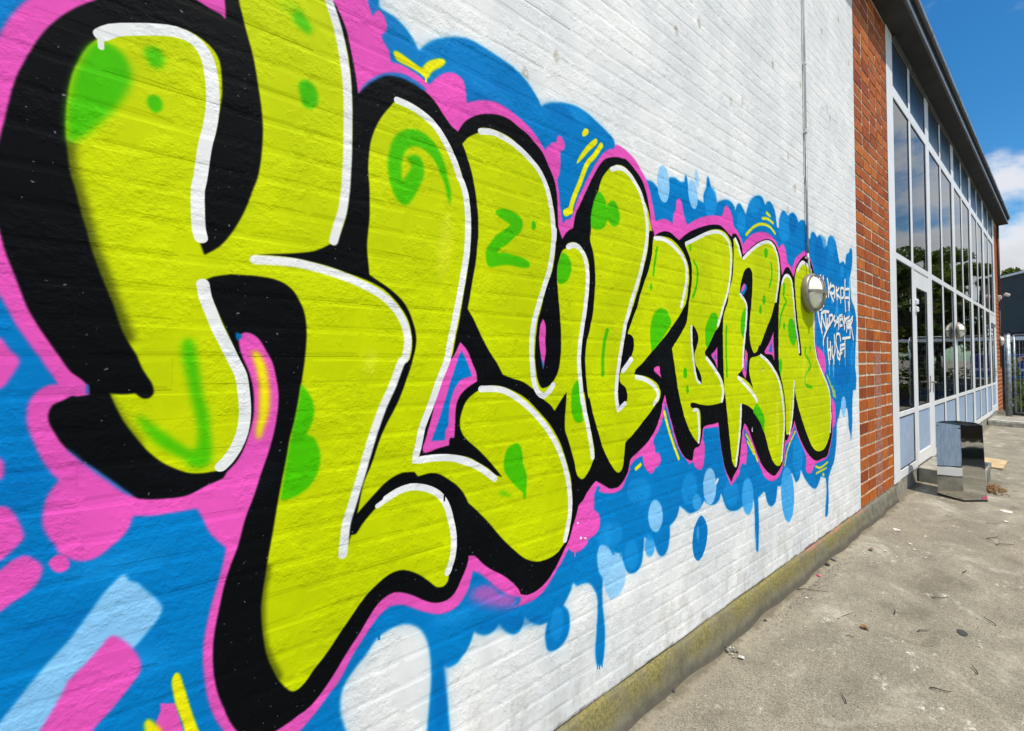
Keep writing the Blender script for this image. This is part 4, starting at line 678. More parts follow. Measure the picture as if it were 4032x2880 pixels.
# ---------------------------------------------------------------- builders
class MB:
    def __init__(s): s.v = []; s.f = []
    def add(s, vs, fs):
        k = len(s.v); s.v += [tuple(v) for v in vs]; s.f += [tuple(i+k for i in f) for f in fs]
    def box(s, x0, x1, y0, y1, z0, z1):
        s.add([(x0, y0, z0), (x1, y0, z0), (x1, y1, z0), (x0, y1, z0), (x0, y0, z1), (x1, y0, z1), (x1, y1, z1), (x0, y1, z1)],
              [(0, 3, 2, 1), (4, 5, 6, 7), (0, 1, 5, 4), (1, 2, 6, 5), (2, 3, 7, 6), (3, 0, 4, 7)])
    def tube(s, pts, r, n=8, r1=None):
        pts = [Vector(p) for p in pts]; r1 = r if r1 is None else r1; k = len(s.v); m = len(pts)
        for i, p in enumerate(pts):
            d = (pts[min(i+1, m-1)]-pts[max(i-1, 0)]).normalized()
            a = d.cross(Vector((0, 0, 1)) if abs(d.z) < 0.9 else Vector((1, 0, 0))).normalized(); b = d.cross(a)
            rr = r+(r1-r)*i/max(1, m-1)
            for j in range(n):
                t = 2*PI*j/n; s.v.append(tuple(p+(a*math.cos(t)+b*math.sin(t))*rr))
        for i in range(m-1):
            for j in range(n):
                s.f.append((k+i*n+j, k+i*n+(j+1) % n, k+(i+1)*n+(j+1) % n, k+(i+1)*n+j))
        s.f.append(tuple(k+j for j in range(n))[::-1]); s.f.append(tuple(k+(m-1)*n+j for j in range(n)))
    def lathe_x(s, prof, n=32, c=(0, 0, 0)):
        k = len(s.v); m = len(prof)
        for (x, r) in prof:
            for j in range(n):
                t = 2*PI*j/n; s.v.append((c[0]+x, c[1]+r*math.cos(t), c[2]+r*math.sin(t)))
        for i in range(m-1):
            for j in range(n): s.f.append((k+i*n+j, k+i*n+(j+1) % n, k+(i+1)*n+(j+1) % n, k+(i+1)*n+j))
        s.f.append(tuple(k+(m-1)*n+j for j in range(n)))
    def prism(s, outline, axis_vec):
        n = len(outline); a = Vector(axis_vec)
        s.add(list(outline)+[tuple(Vector(p)+a) for p in outline], [tuple(range(n))[::-1], tuple(range(n, 2*n))]+[(i, (i+1) % n, n+(i+1) % n, n+i) for i in range(n)])
    def mesh(s, name, m, smooth=False, bevel=0.0):
        me = bpy.data.meshes.new(name); me.from_pydata(s.v, [], s.f)
        bm = bmesh.new(); bm.from_mesh(me)
        if bevel: bmesh.ops.bevel(bm, geom=bm.edges[:], offset=bevel, segments=1, affect='EDGES', clamp_overlap=True)
        bmesh.ops.recalc_face_normals(bm, faces=bm.faces[:]); bm.to_mesh(me); bm.free()
        if smooth:
            for p in me.polygons: p.use_smooth = True
        me.materials.append(m); return me
    def build(s, name, m, parent=None, smooth=False, bevel=0.0):
        return link(name, s.mesh(name, m, smooth, bevel), parent)
def link(name, me, parent=None):
    o = bpy.data.objects.new(name, me); COL.objects.link(o)
    if parent is not None:
        o.parent = parent
        o.matrix_parent_inverse = world_loc(parent).inverted()
    return o
def world_loc(o):
    m = o.matrix_basis.copy()
    if o.parent is not None: m = world_loc(o.parent) @ o.matrix_parent_inverse @ m
    return m
def tag(o, label=None, cat=None, group=None, kind=None):
    if label: o['label'] = label
    if cat: o['category'] = cat
    if group: o['group'] = group
    if kind: o['kind'] = kind
    return o
def thing(name, label, cat, loc=(0, 0, 0), rz=0.0, group=None):
    o = bpy.data.objects.new(name, None); COL.objects.link(o); o.location = loc; o.rotation_euler = (0, 0, rz)
    o.empty_display_size = 0.1; return tag(o, label, cat, group)
def copy_tree(o, parent=None):
    c = o.copy(); COL.objects.link(c)
    if parent is not None:
        c.parent = parent; c.matrix_parent_inverse = o.matrix_parent_inverse.copy()
    for ch in [x for x in bpy.data.objects if x.parent == o]: copy_tree(ch, c)
    return c
def box(name, m, x0, x1, y0, y1, z0, z1, parent=None, bevel=0.0):
    b = MB(); b.box(x0, x1, y0, y1, z0, z1); return b.build(name, m, parent, bevel=bevel)

# ---------------------------------------------------------------- ground
gm = MB()
prof = [(-60, 0), (13.2, 0), (16.2, -0.12), (17.5, -0.14), (24.0, -0.9), (700, -0.9)]
ys = [p[0] for p in prof]; xs = [-300, -6, -0.02, 6, 40, 300]
for y, z in prof:
    for x in xs: gm.v.append((x, y, z))
nx = len(xs)
for i in range(len(prof)-1):
    for j in range(nx-1): gm.f.append((i*nx+j, i*nx+j+1, (i+1)*nx+j+1, (i+1)*nx+j))
tag(gm.build('ground', M_ASPH), kind='structure')

# ---------------------------------------------------------------- the painted wall
PY0, PY1 = 4.283, 5.357          # the bare brick pier
WY0 = -3.0
PZ = 0.150
wall = thing('painted_brick_wall', 'long white brick wall sprayed with bright yellow-green graffiti letters on blue', 'wall', (0, 2.0, 0))
box('mortar_bed', M_WALL, -0.30, -0.0010, WY0, PY0-0.001, PZ+0.008, 4.875, wall)
CH, BL = 0.0667, 0.240
def brick_mesh(L, h, j, mtl, seed, rough=0.0012, bev=0.004, depth=0.03, drop=None):
    r = random.Random(seed); b = MB()
    L2, h2 = L/2-j/2, h/2-j/2
    back = [(-depth, -L2, -h2), (-depth, L2, -h2), (-depth, L2, h2), (-depth, -L2, h2)]
    def jit(v, a): return (v[0]+r.uniform(-a, a)*(0.4 if drop else 1), v[1]+r.uniform(-a, a)*1.5, v[2]+r.uniform(-a, a)*(3.2 if drop else 1.5))
    e = bev
    mid = [jit((-(e*0.8 if drop is None else drop), y, z), rough*0.5) for (_, y, z) in back]
    sx = L2*0.36
    fr = [(-sx*3+e, 1), (-sx, 1), (sx, 1), (sx*3-e, 1)]
    top = [jit((0, max(-L2+e, min(L2-e, y)), h2-e), rough) for y, _ in fr]
    bot = [jit((0, max(-L2+e, min(L2-e, y)), -h2+e), rough) for y, _ in fr]
    v = back+mid+bot+top       # 0-3 back, 4-7 mid, 8-11 bottom, 12-15 top
    f = [(0, 1, 5, 4), (1, 2, 6, 5), (2, 3, 7, 6), (3, 0, 4, 7),
         (8, 9, 13, 12), (9, 10, 14, 13), (10, 11, 15, 14),
         (4, 5, 11, 10, 9, 8), (6, 7, 12, 13, 14, 15), (5, 6, 15, 11), (7, 4, 8, 12)]
    b.add(v, f); return b
NV = 10
wb = [brick_mesh(BL, CH, 0.005, M_WALL, i, 0.0007, 0.0095, 0.03, 0.0009) for i in range(NV)]
wbm = [b.mesh('brick', M_WALL) for b in wb]
slots = []
nc = int((4.87-PZ)/CH)
for c in range(nc):
    off = (c % 2)*BL/2+random.uniform(-0.008, 0.008)
    y = WY0+off
    while y+BL < PY0-0.002:
        slots.append([y+BL/2, PZ+(c+0.5)*CH, BL]); y += BL
    rest = PY0-0.002-y
    if rest > 0.05: slots.append([y+rest/2, PZ+(c+0.5)*CH, rest])
def proj_px(p):
    d = Vector(p)-CAM; z = d.dot(fw)
    if z < 0.05: return None
    return 512+384.5*d.dot(rt)/z, 347.4-384.5*d.dot(up)/z
def seen(y, z, L):
    q = [proj_px((0, y+a*L/2, z+b*CH/2)) for a, b in ((-1, -1), (1, -1), (1, 1), (-1, 1))]
    if any(v is None for v in q): return 0
    q = [(min(1024, max(0, a)), min(731, max(0, b))) for a, b in q]
    return abs(sum(q[i][0]*q[(i+1) % 4][1]-q[(i+1) % 4][0]*q[i][1] for i in range(4)))/2
order = sorted(range(len(slots)), key=lambda i: -seen(*slots[i]))
big = set(order[:300]); rest = MB()
for i, (y, z, L) in enumerate(slots):
    k = random.randrange(NV); pr = random.choice((0.0, random.uniform(-0.0007, 0.0002), random.uniform(-0.0004, 0.0006)))
    ry, rz_ = random.uniform(-0.005, 0.004), random.uniform(-0.002, 0.002)
    M = Matrix.Translation((pr, y, z+random.uniform(-0.0012, 0.0012))) @ Matrix.Rotation(random.uniform(-0.002, 0.002), 4, 'X') @ Matrix.Rotation(rz_, 4, 'Z') @ Matrix.Rotation(ry, 4, 'Y') @ Matrix.Diagonal((1, L/BL, 1, 1))
    if i in big:
        o = bpy.data.objects.new('brick', wbm[k]); COL.objects.link(o); o.parent = wall
        o.matrix_basis = Matrix.Translation(-wall.location) @ M
    else:
        rest.add([M @ Vector(v) for v in wb[k].v], wb[k].f)
tag(rest.build('brickwork', M_WALL, wall), kind='stuff')
# sloping rendered plinth at the foot of the wall and pier
pl = MB(); NP = 120
for i in range(NP+1):
    y = WY0+(PY1-WY0)*i/NP
    a = 0.004*math.sin(y*7.1)+0.003*math.sin(y*17.3+1)
    for (x, z) in ((-0.25, 0.1430+a*0.7), (0.006+a*0.3, 0.1430+a*0.7), (0.0135+a*0.4, 0.134), (0.018+a*0.5, 0.085), (0.023+a, 0.045), (0.030+a*1.2, 0.014), (0.042+a*1.8, -0.01)):
        pl.v.append((x, y, z))
for i in range(NP):
    for j in range(6): pl.f.append((i*7+j, i*7+j+1, (i+1)*7+j+1, (i+1)*7+j))
plo = pl.build('plinth', M_PLINTH, wall, smooth=True)

# ---------------------------------------------------------------- the hall with its glazed front
hall = thing('school_hall', 'tall red brick and glass hall front with white frames under a dark eave', 'building', (0, 10.0, 0))
pier = box('brick_pier', M_MORTAR, -0.30, -0.0042, PY0, PY1, PZ, 4.875, hall)
PW, PH = (PY1-PY0)/5, 0.1021
pbm = [brick_mesh(PW, PH, 0.017, M_BRICK, 100+i, 0.0012, 0.002, 0.03).mesh('brick', M_BRICK) for i in range(6)]
pbm2 = [brick_mesh(PW, PH, 0.017, M_BRICK2, 120+i, 0.0012, 0.002, 0.03).mesh('brick', M_BRICK2) for i in range(3)]
pinv = world_loc(pier).inverted()
wid = [1.08, 1.10, 1.02, 0.92, 0.88]; cum = np.cumsum([0]+wid)/sum(wid)*(PY1-PY0)
for c in range(46):
    for k in range(5):
        me = pbm2[random.randrange(3)] if (k == 2 and c < 13) else pbm[random.randrange(6)]
        o = bpy.data.objects.new('brick', me); COL.objects.link(o); o.parent = pier
        wobble = random.uniform(-0.006, 0.006) if k not in (0,) else 0
        o.matrix_basis = pinv @ Matrix.Translation((random.uniform(-0.0015, 0.0015), PY0+(cum[k]+cum[k+1])/2+wobble*0.5, PZ+(c+0.5)*PH)) @ Matrix.Rotation(random.uniform(-0.006, 0.006), 4, 'X') @ Matrix.Diagonal((1, (cum[k+1]-cum[k]-0.005)/PW, random.uniform(0.97, 1.02), 1))
# far pier
fp = box('far_brick_pier', M_MORTAR, -0.30, -0.0042, 15.285, 16.5, 0.10, 4.875, hall)
fb = MB(); r_ = random.Random(5)
for c in range(46):
    for k in range(6):
        b = brick_mesh(0.2025, PH, 0.020, None, r_.random(), 0.001, 0.002, 0.03)
        T = Matrix.Translation((0, 15.285+0.2025*(k+0.5), 0.10+(c+0.5)*PH)); fb.add([T @ Vector(v) for v in b.v], b.f)
        b = brick_mesh(0.2025, PH, 0.020, None, r_.random(), 0.001, 0.002, 0.03)
o = fb.build('brickwork', M_BRICK, fp); tag(o, kind='stuff')
box('gable_wall', M_SHEDWOOD, -7.0, -0.31, 16.3, 16.5, -0.2, 4.87, hall)
box('window_plinth', M_CONC, -0.32, -0.012, PY1+0.002, 15.28, -0.3, 0.152, hall, 0.004)

# windows: posts, rails, panes, painted lower panels
Z_TOP, Z_T1a, Z_T1b, Z_T2a, Z_T2b, Z_T3a, Z_T3b, Z_B = 4.85, 4.34, 4.22, 2.545, 2.475, 0.855, 0.80, 0.155
GX = -0.012
POST = [(5.36, 5.60), (7.27, 7.46), (9.21, 9.41), (11.13, 11.34), (13.03, 13.24), (15.03, 15.282)]
THIN = [6.40, 8.30, 10.23, 12.20, 14.10]
def pane(name, m, y0, y1, z0, z1, par, x=GX, seal=True):
    p = box(name, m, x-0.006, x, y0, y1, z0, z1, par)
    return p
def seal(par, y0, y1, z0, z1, x=GX):
    b = MB(); t = 0.012
    b.box(x, x+0.004, y0, y0+t, z0, z1); b.box(x, x+0.004, y1-t*2.5, y1, z0, z1)
    b.box(x, x+0.004, y0+t, y1-t*2.5, z0, z0+t); b.box(x, x+0.004, y0+t, y1-t*2.5, z1-t, z1)
    return b.build('seal', M_SEAL, par)
for i, (a, b) in enumerate(POST):
    box('window_post', M_WHITE, -0.09, 0.002 if i else 0.004, a, b, Z_B, 4.872, hall, 0.004)
# thin black strip drawn for the dark gap between pier and first post
box('gap_strip', M_SEAL, -0.02, 0.0005, 5.3575, 5.3595, 0.2, 4.87, hall)
doors = (0, 4)
for i in range(5):
    y0, y1 = POST[i][1], POST[i+1][0]; t = THIN[i]; tw = 0.085
    wf = MB()
    f0, f1 = -0.085, -0.002
    wf.box(f0, f1, y0, y1, Z_T1b, Z_T1a); wf.box(f0, f1, y0, y1, Z_T2b, Z_T2a)
    wf.box(f0, f1, y0, y1, Z_TOP, 4.872)
    wf.box(f0, f1-0.002, t-tw/2, t+tw/2, Z_T1a, Z_TOP); wf.box(f0, f1-0.002, t-tw/2, t+tw/2, Z_T2a, Z_T1b)
    wf.box(f0, f1-0.002, t-tw/2, t+tw/2, Z_B, Z_T2b)
    wf.box(f0, f1-0.002, y0, t-tw/2, Z_T3b, Z_T3a); wf.box(f0, f1-0.002, y0, t-tw/2, Z_B, 0.245)
    dy = (y0, t-tw/2); isdoor = i in doors
    if not isdoor:
        wf.box(f0, f1-0.002, t+tw/2, y1, Z_T3b, Z_T3a); wf.box(f0, f1-0.002, t+tw/2, y1, Z_B, 0.245)
    win = wf.build('window', M_WHITE, hall, bevel=0.003)
    for (a, b) in ((y0, t-tw/2), (t+tw/2, y1)):
        pane('upper_panel', M_SPANDREL, a, b, Z_T1a, Z_TOP, win); seal(win, a, b, Z_T1a, Z_TOP)
        pane('pane', M_GLASS, a, b, Z_T2a, Z_T1b, win); seal(win, a, b, Z_T2a, Z_T1b)
    a, b = y0, t-tw/2
    pane('pane', M_GLASS, a, b, Z_T3a, Z_T2b, win); seal(win, a, b, Z_T3a, Z_T2b)
    pane('lower_panel', M_PANEL, a, b, 0.245, Z_T3b, win, -0.012); seal(win, a, b, 0.245, Z_T3b, -0.012)
    a, b = t+tw/2, y1
    if not isdoor:
        pane('pane', M_GLASS, a, b, Z_T3a, Z_T2b, win); seal(win, a, b, Z_T3a, Z_T2b)
        pane('lower_panel', M_PANEL, a, b, 0.245, Z_T3b, win, -0.012); seal(win, a, b, 0.245, Z_T3b, -0.012)
    else:
        d = MB(); a += 0.006; b -= 0.006; s = 0.085; z0, z1 = 0.175, Z_T2b-0.02
        d.box(-0.07, -0.001, a, a+s, z0, z1); d.box(-0.07, -0.001, b-s, b, z0, z1)
        d.box(-0.07, -0.002, a+s, b-s, z1-0.19, z1); d.box(-0.07, -0.002, a+s, b-s, Z_T3b, Z_T3a); d.box(-0.07, -0.002, a+s, b-s, z0, z0+0.14)
        dr = d.build('door', M_WHITE, hall, bevel=0.003)
        pane('pane', M_GLASS, a+s, b-s, Z_T3a, z1-0.19, dr); seal(dr, a+s, b-s, Z_T3a, z1-0.19)
        pane('lower_panel', M_PANEL, a+s, b-s, z0+0.14, Z_T3b, dr, -0.012)
        h = MB()
        for zz in (1.97, 2.06): h.box(-0.003, 0.022, a+0.010, a+0.075, zz, zz+0.06)
        h.build('hinge', M_WHITE, dr, bevel=0.006)
        h = MB(); h.tube([(-0.005, b-0.04, 1.12), (0.05, b-0.04, 1.12), (0.05, b-0.16, 1.12)], 0.009); h.box(-0.003, 0.004, b-0.055, b-0.025, 1.0, 1.2)
        h.build('handle', M_GREYMETAL, dr)
        if i == 4:
            h = MB(); h.box(0.0, 0.05, a+0.16, a+0.36, 2.16, 2.22); h.tube([(0.04, a+0.26, 2.19), (0.05, a-0.02, 2.20)], 0.01); h.build('door_closer', M_GALV, dr)
# a small lock cover low on the second post
box('lock_cover', M_GREYMETAL, 0.002, 0.006, 7.36, 7.40, 0.98, 1.10, hall, 0.002)

# the room behind the glass
rm = MB(); rm.box(-7.0, -6.9, 4.3, 16.3, 0.1, 4.87); rm.box(-7.0, -0.1, 4.29, 4.30, 0.1, 4.87); rm.box(-7.0, -0.1, 4.3, 16.3, 0.10, 0.149); rm.box(-7.0, -0.1, 4.3, 16.3, 4.80, 4.869)
rm.build('room', M_ROOM, hall)
# eave: soffit, two stepped fascia boards, bright drip edges
EY0, EY1 = -6.0, 16.05
eave = box('roof', M_DARK, -7.2, 0.168, EY0, EY1, 4.882, 4.905, hall)
box('fascia', M_GREYBOARD, 0.169, 0.185, EY0, EY1, 4.880, 5.00, eave)
box('drip_edge', M_ZINC, 0.1855, 0.192, EY0, EY1, 4.876, 4.906, eave)
box('upper_fascia', M_DARK, 0.187, 0.208, EY0, EY1, 4.985, 5.052, eave)
box('roof_edge', M_ZINC, 0.2085, 0.222, EY0, EY1, 5.022, 5.066, eave)
box('roof_sheet', M_DARK, -7.2, 0.207, EY0, EY1, 5.053, 5.075, eave)
jn = MB()
for k in range(11): jn.box(0.1852, 0.1868, -4.0+k*1.95, -3.992+k*1.95, 4.907, 4.984)
jn.build('fascia_joint', M_DARK, eave)
gb_ = MB()
for k in range(24): gb_.box(0.2222, 0.2262, -5.5+k*0.9, -5.475+k*0.9, 5.018, 5.069)
gb_.build('roof_clip', M_ZINC, eave)
hl = MB(); hl.box(-0.004, 0.022, 5.62, 15.05, 4.845, 4.868); hl.build('head_strip', M_GREYBOARD, hall)

# curtains and a banner hanging inside
for i in range(5):
    y0, y1 = POST[i][1]+0.02, POST[i+1][0]-0.02; cb = MB(); n = 110
    for (a, b_) in ((y0, THIN[i]-0.10), (THIN[i]+0.14, y1)):
        k = len(cb.v)
        for j in range(n+1):
            y = a+(b_-a)*j/n; x = -0.15+0.028*math.sin(j*0.62+i)+0.016*math.sin(j*1.37+2*i)
            cb.v += [(x, y, 0.22), (x, y, 2.62)]
        for j in range(n): cb.f.append((k+2*j, k+2*j+2, k+2*j+3, k+2*j+1))
    o = cb.build('curtain', M_CURT, smooth=True)
    tag(o, 'grey-green curtains behind '+('the glass bay nearest the brick pier', 'the second glass bay from the brick pier', 'the middle glass bay under the round lamp', 'the fourth glass bay from the brick pier', 'the farthest glass bay by the steel post')[i], 'curtain', 'curtains behind the hall windows')
bn = MB(); bn.box(-0.075, -0.068, 5.66, 5.76, 0.95, 1.47)
tag(bn.build('banner', M_RED), 'narrow red banner inside the glass beside the brick pier', 'banner')

# ---------------------------------------------------------------- wall lamps and pipe
def lamp(name, label, loc, group):
    t = thing(name, label, 'lamp', loc, 0, group)
    c = Vector(loc)
    b = MB(); b.lathe_x([(0.0, 0.128), (0.010, 0.133), (0.026, 0.136), (0.036, 0.133), (0.041, 0.124), (0.038, 0.108)], 40, c); b.build('housing', M_GREYMETAL, t, True)
    b = MB(); b.lathe_x([(0.036, 0.1085)]+[(0.036+0.050*math.sin(a), 0.1085*math.cos(a)) for a in [R(v) for v in (12, 24, 36, 48, 60, 72, 82, 88)]], 40, c); b.build('dome', M_OPAL, t, True)
    for nm, ax in (('guard_bar', 'y'), ('guard_bar', 'z')):
        b = MB(); n = 18; wv = 0.0105
        for s in (0, 1):
            pass
        k = 0
        for j in range(n+1):
            a = -PI/2+PI*j/n; rr = 0.118; x = 0.040+0.052*math.cos(a); q = rr*math.sin(a); x2 = x+0.006
            q2 = q*1.045
            for (xx, qq) in ((x, q), (x2, q2)):
                for sgn in (-1, 1):
                    b.v.append((c.x+xx, c.y+(qq if ax == 'y' else sgn*wv), c.z+(sgn*wv if ax == 'y' else qq)))
        for j in range(n):
            o_ = j*4; p_ = o_+4
            b.f += [(o_, o_+1, p_+1, p_), (o_+2, p_+2, p_+3, o_+3), (o_, p_, p_+2, o_+2), (o_+1, o_+3, p_+3, p_+1)]
        b.build(nm, M_GREYMETAL, t)
    return t
l1 = lamp('wall_lamp', 'round grey-rimmed lamp with cream dome on the graffiti, last letter under the pipe', (0.001, 3.185, 1.865), 'round bulkhead lamps along the front')
sp = MB()
for (yy, zz, rr) in ((-0.052, 0.085, 0.013), (-0.02, 0.108, 0.008)):
    sp.lathe_x([(0.0, rr), (0.003, rr*0.6)], 10, (0.040, 3.185+yy, 1.865+zz))
sp.build('paint_spot', M_WHITE, l1)
l2 = copy_tree(l1); l2.location = (0.003, 9.34, 1.865); l2['label'] = 'round cream-domed lamp on a white post midway along the glass front'
l3 = copy_tree(l1); l3.location = (0.001, 15.98, 1.88); l3['label'] = 'round cream-domed lamp on the far brick pier beside the steel post'
for l in (l2, l3):
    for ch in [x for x in bpy.data.objects if x.parent == l and x.name.startswith('paint_spot')]: bpy.data.objects.remove(ch)
cp = thing('cable_pipe', 'thin vertical cable pipe running down the white wall to the lamp', 'pipe', (0.012, 3.145, 2.0))
b = MB(); b.tube([(0.013, 3.135, 4.87), (0.013, 3.143, 3.0)], 0.0072, 8); b.build('painted_length', M_PIPEWHITE, cp, True)
b = MB(); b.tube([(0.013, 3.143, 2.999), (0.013, 3.150, 2.2), (0.013, 3.152, 2.14)], 0.0068, 8); b.build('bare_length', M_PIPEGREY, cp, True)
b = MB(); b.tube([(0.013, 3.152, 2.139), (0.016, 3.160, 2.06), (0.02, 3.172, 2.00)], 0.0055, 8); b.build('cable', M_PIPEWHITE, cp, True)
for z in (2.10, 2.97, 3.45, 4.1, 4.6): box('clip', M_WHITE_OLD, 0.0, 0.0215, 3.134, 3.158, z, z+0.012, cp, 0.002)

# ---------------------------------------------------------------- polished bin
B0 = [(0.212, 5.965), (0.398, 5.879), (0.528, 6.088), (0.465, 6.29), (0.325, 6.33), (0.238, 6.15)]
bin_ = thing('litter_bin', 'mirror-polished steel six-sided litter bin standing before the hall door', 'litter bin', (0.33, 6.08, 0))
BZ0, BZ1 = 0.018, 0.752
cx, cy = 0.35, 6.10
lean = (-0.010, -0.002)
def bring(z, s):
    t = (z-BZ0)/(BZ1-BZ0); k = s*(1.0-0.045*t)
    return [(cx+(x-cx)*k+lean[0]*t, cy+(y-cy)*k+lean[1]*t, z) for x, y in B0]
lo, hi = bring(BZ0, 1.0), bring(BZ1, 1.0); lo2, hi2 = bring(BZ0, 0.985), bring(BZ1, 0.985)
for i in range(6):
    j = (i+1) % 6; b = MB()
    b.add([lo[i], lo[j], hi[j], hi[i], lo2[i], lo2[j], hi2[j], hi2[i]], [(0, 1, 2, 3), (5, 4, 7, 6), (0, 4, 5, 1), (3, 2, 6, 7), (1, 5, 6, 2), (0, 3, 7, 4)])
    b.build('side_panel', M_MIRROR, bin_)
b = MB(); e0, e1 = bring(0.0, 1.02), bring(BZ0, 1.02); b.add(e0+e1, [tuple(range(6)), tuple(range(6, 12))]+[(i, (i+1) % 6, 6+(i+1) % 6, 6+i) for i in range(6)]); b.build('base', M_BLACK, bin_)
b = MB(); r0 = [(x, y, BZ1-0.03) for x, y, _ in bring(BZ1, 0.97)]; r1 = [(x, y, BZ1-0.028) for x, y, _ in bring(BZ1, 0.55)]; r2 = [(x, y, BZ1-0.10) for x, y, _ in bring(BZ1, 0.55)]
b.add(r0+r1+r2, [(i, (i+1) % 6, 6+(i+1) % 6, 6+i) for i in range(6)]+[(6+i, 6+(i+1) % 6, 12+(i+1) % 6, 12+i) for i in range(6)]+[tuple(range(12, 18))]); b.build('lid', M_BLACK, bin_)
b = MB(); p = Vector(lo[2]); q = Vector(lo[1]); d = (q-p)*0.22; nrm = Vector((0.85, -0.53, 0))*0.003
b.add([p+nrm+Vector((0, 0, .012)), p+d+nrm+Vector((0, 0, .006)), p+d+nrm+Vector((0, 0, .026)), p+nrm+Vector((0, 0, .034)), p+nrm*.2+Vector((0, 0, .012)), p+d+nrm*.2+Vector((0, 0, .006)), p+d+nrm*.2+Vector((0, 0, .026)), p+nrm*.2+Vector((0, 0, .034))],
      [(0, 1, 2, 3), (7, 6, 5, 4), (0, 4, 5, 1), (1, 5, 6, 2), (2, 6, 7, 3), (3, 7, 4, 0)]); b.build('sticker', M_PINKTAPE, bin_)
b = MB()
for (x, y, z) in (Vector(hi[1])+Vector((-0.012, -0.003, -0.03)), Vector(hi[0])+Vector((0.012, -0.003, -0.03))): b.tube([(x, y, z), (x, y-0.006, z)], 0.006, 8)
b.build('rivet', M_BLACK, bin_)

# ---------------------------------------------------------------- steps, boards
st = thing('door_step', 'concrete door step with a dark metal grate and pale steel edging', 'step', (0.24, 6.9, 0))
box('block', M_CONC, 0.0, 0.46, 6.43, 7.24, -0.02, 0.165, st, 0.008)
gr = MB()
for k in range(16): gr.box(0.30, 0.452, 6.745+k*0.030, 6.757+k*0.030, 0.172, 0.190)
for x in (0.30, 0.375, 0.446): gr.box(x, x+0.006, 6.74, 7.225, 0.167, 0.171)
gr.build('grate', M_PIPEGREY, st)
b = MB(); b.box(0.29, 0.475, 6.722, 6.738, 0.0, 0.194); b.box(0.29, 0.475, 7.232, 7.246, 0.150, 0.20); b.build('steel_edge', M_WHITE_OLD, st)
b = MB()
for k in range(9): b.box(0.4605, 0.469, 6.75+k*0.053, 6.785+k*0.053, 0.004, 0.155)
b.build('side_slat', M_CONC, st)
o = box('wooden_board', M_WOOD, 0.16, 0.512, 7.95, 8.62, 0.001, 0.026, bevel=0.003); tag(o, 'pale wooden board lying flat on the asphalt behind the door step', 'board')
sl = thing('far_step', 'low weathered concrete slab step across the far end of the hall', 'step', (1.0, 13.6, 0))
b = MB()
nseg = 40; r_ = random.Random(3)
for j in range(nseg+1):
    x = 0.005+2.6*j/nseg; a = r_.uniform(-0.012, 0.012)
    b.v += [(x, 13.08+a, -0.05), (x, 13.10+a*0.6, 0.085+a*0.4), (x, 13.12+a, 0.112), (x, 14.25, 0.115), (x, 14.25, -0.2)]
for j in range(nseg):
    for k in range(4): b.f.append((j*5+k, (j+1)*5+k, (j+1)*5+k+1, j*5+k+1))
b.f += [(0, 1, 2, 3, 4), tuple(nseg*5+k for k in (4, 3, 2, 1, 0))]
b.build('slab', M_CONC, sl)
b = MB(); b.box(0.006, 2.6, 13.13, 13.20, 0.1155, 0.121); b.build('worn_edge', M_WHITE_OLD, sl)

# ---------------------------------------------------------------- far end: post, gate, flood light, pipe
sp_ = thing('steel_post', 'thick galvanised steel post at the far corner of the hall', 'post', (0.085, 16.72, -0.13))
b = MB(); b.tube([(0.085, 16.72, -0.13), (0.085, 16.72, 2.06)], 0.056, 20); b.build('tube', M_GALV, sp_, True)
b = MB(); b.tube([(0.085, 16.72, 2.0605), (0.085, 16.72, 2.085)], 0.058, 20); b.build('cap', M_GALV, sp_, True)
for z in (0.16, 1.86): box('hinge', M_GALV, 0.125, 0.165, 16.70, 16.74, z, z+0.07, sp_, 0.004)
gt = thing('mesh_gate', 'galvanised wire mesh gate hung on the thick steel post', 'gate', (0.19, 16.8, -0.1))
b = MB()
for (p, q) in (((0.19, 16.8, 0.0), (0.19, 16.8, 2.06)), ((1.75, 16.8, 0.0), (1.75, 16.8, 2.06))): b.tube([p, q], 0.021, 10)
for z in (0.0, 2.06): b.tube([(0.19, 16.8, z), (1.75, 16.8, z)], 0.021, 10)
b.build('frame', M_GALV, gt, True)
b = MB()
for k in range(28): b.tube([(0.22+k*0.055, 16.8, 0.02), (0.22+k*0.055, 16.8, 2.04)], 0.0016, 4)
for k in range(10): b.tube([(0.21, 16.803, 0.1+k*0.2), (1.73, 16.803, 0.1+k*0.2)], 0.0018, 4)
tag(b.build('wire_mesh', M_GALV, gt), kind='stuff')
b = MB(); b.tube([(0.275, 16.79, 0.02), (0.275, 16.79, 1.9)], 0.006, 6); b.build('brace', M_GALV, gt)
fl = thing('flood_light', 'small white floodlight on an arm high on the far brick pier', 'lamp', (0.01, 15.95, 3.0))
box('mount', M_PIPEWHITE, 0.0, 0.06, 15.90, 16.0, 2.95, 3.05, fl, 0.01)
b = MB(); b.tube([(0.06, 15.95, 3.0), (0.10, 15.96, 3.03)], 0.012, 8); b.build('arm', M_GREYMETAL, fl)
b = MB(); b.box(-0.05, 0.05, -0.06, 0.06, -0.035, 0.035); Mh = Matrix.Translation((0.145, 15.95, 3.055)) @ Matrix.Rotation(R(35), 4, 'Y'); b.v = [tuple(Mh @ Vector(v)) for v in b.v]; b.build('head', M_PIPEWHITE, fl, bevel=0.01)
dp = MB(); dp.tube([(0.025, 15.92, 4.87), (0.025, 15.94, 3.06)], 0.022, 8); dp.tube([(0.02, 15.97, 2.9), (0.02, 15.97, 1.2)], 0.014, 8)
tag(dp.build('drain_pipe', M_RUSTPIPE, smooth=True), 'brown pipe running down the far brick pier past the floodlight', 'pipe')

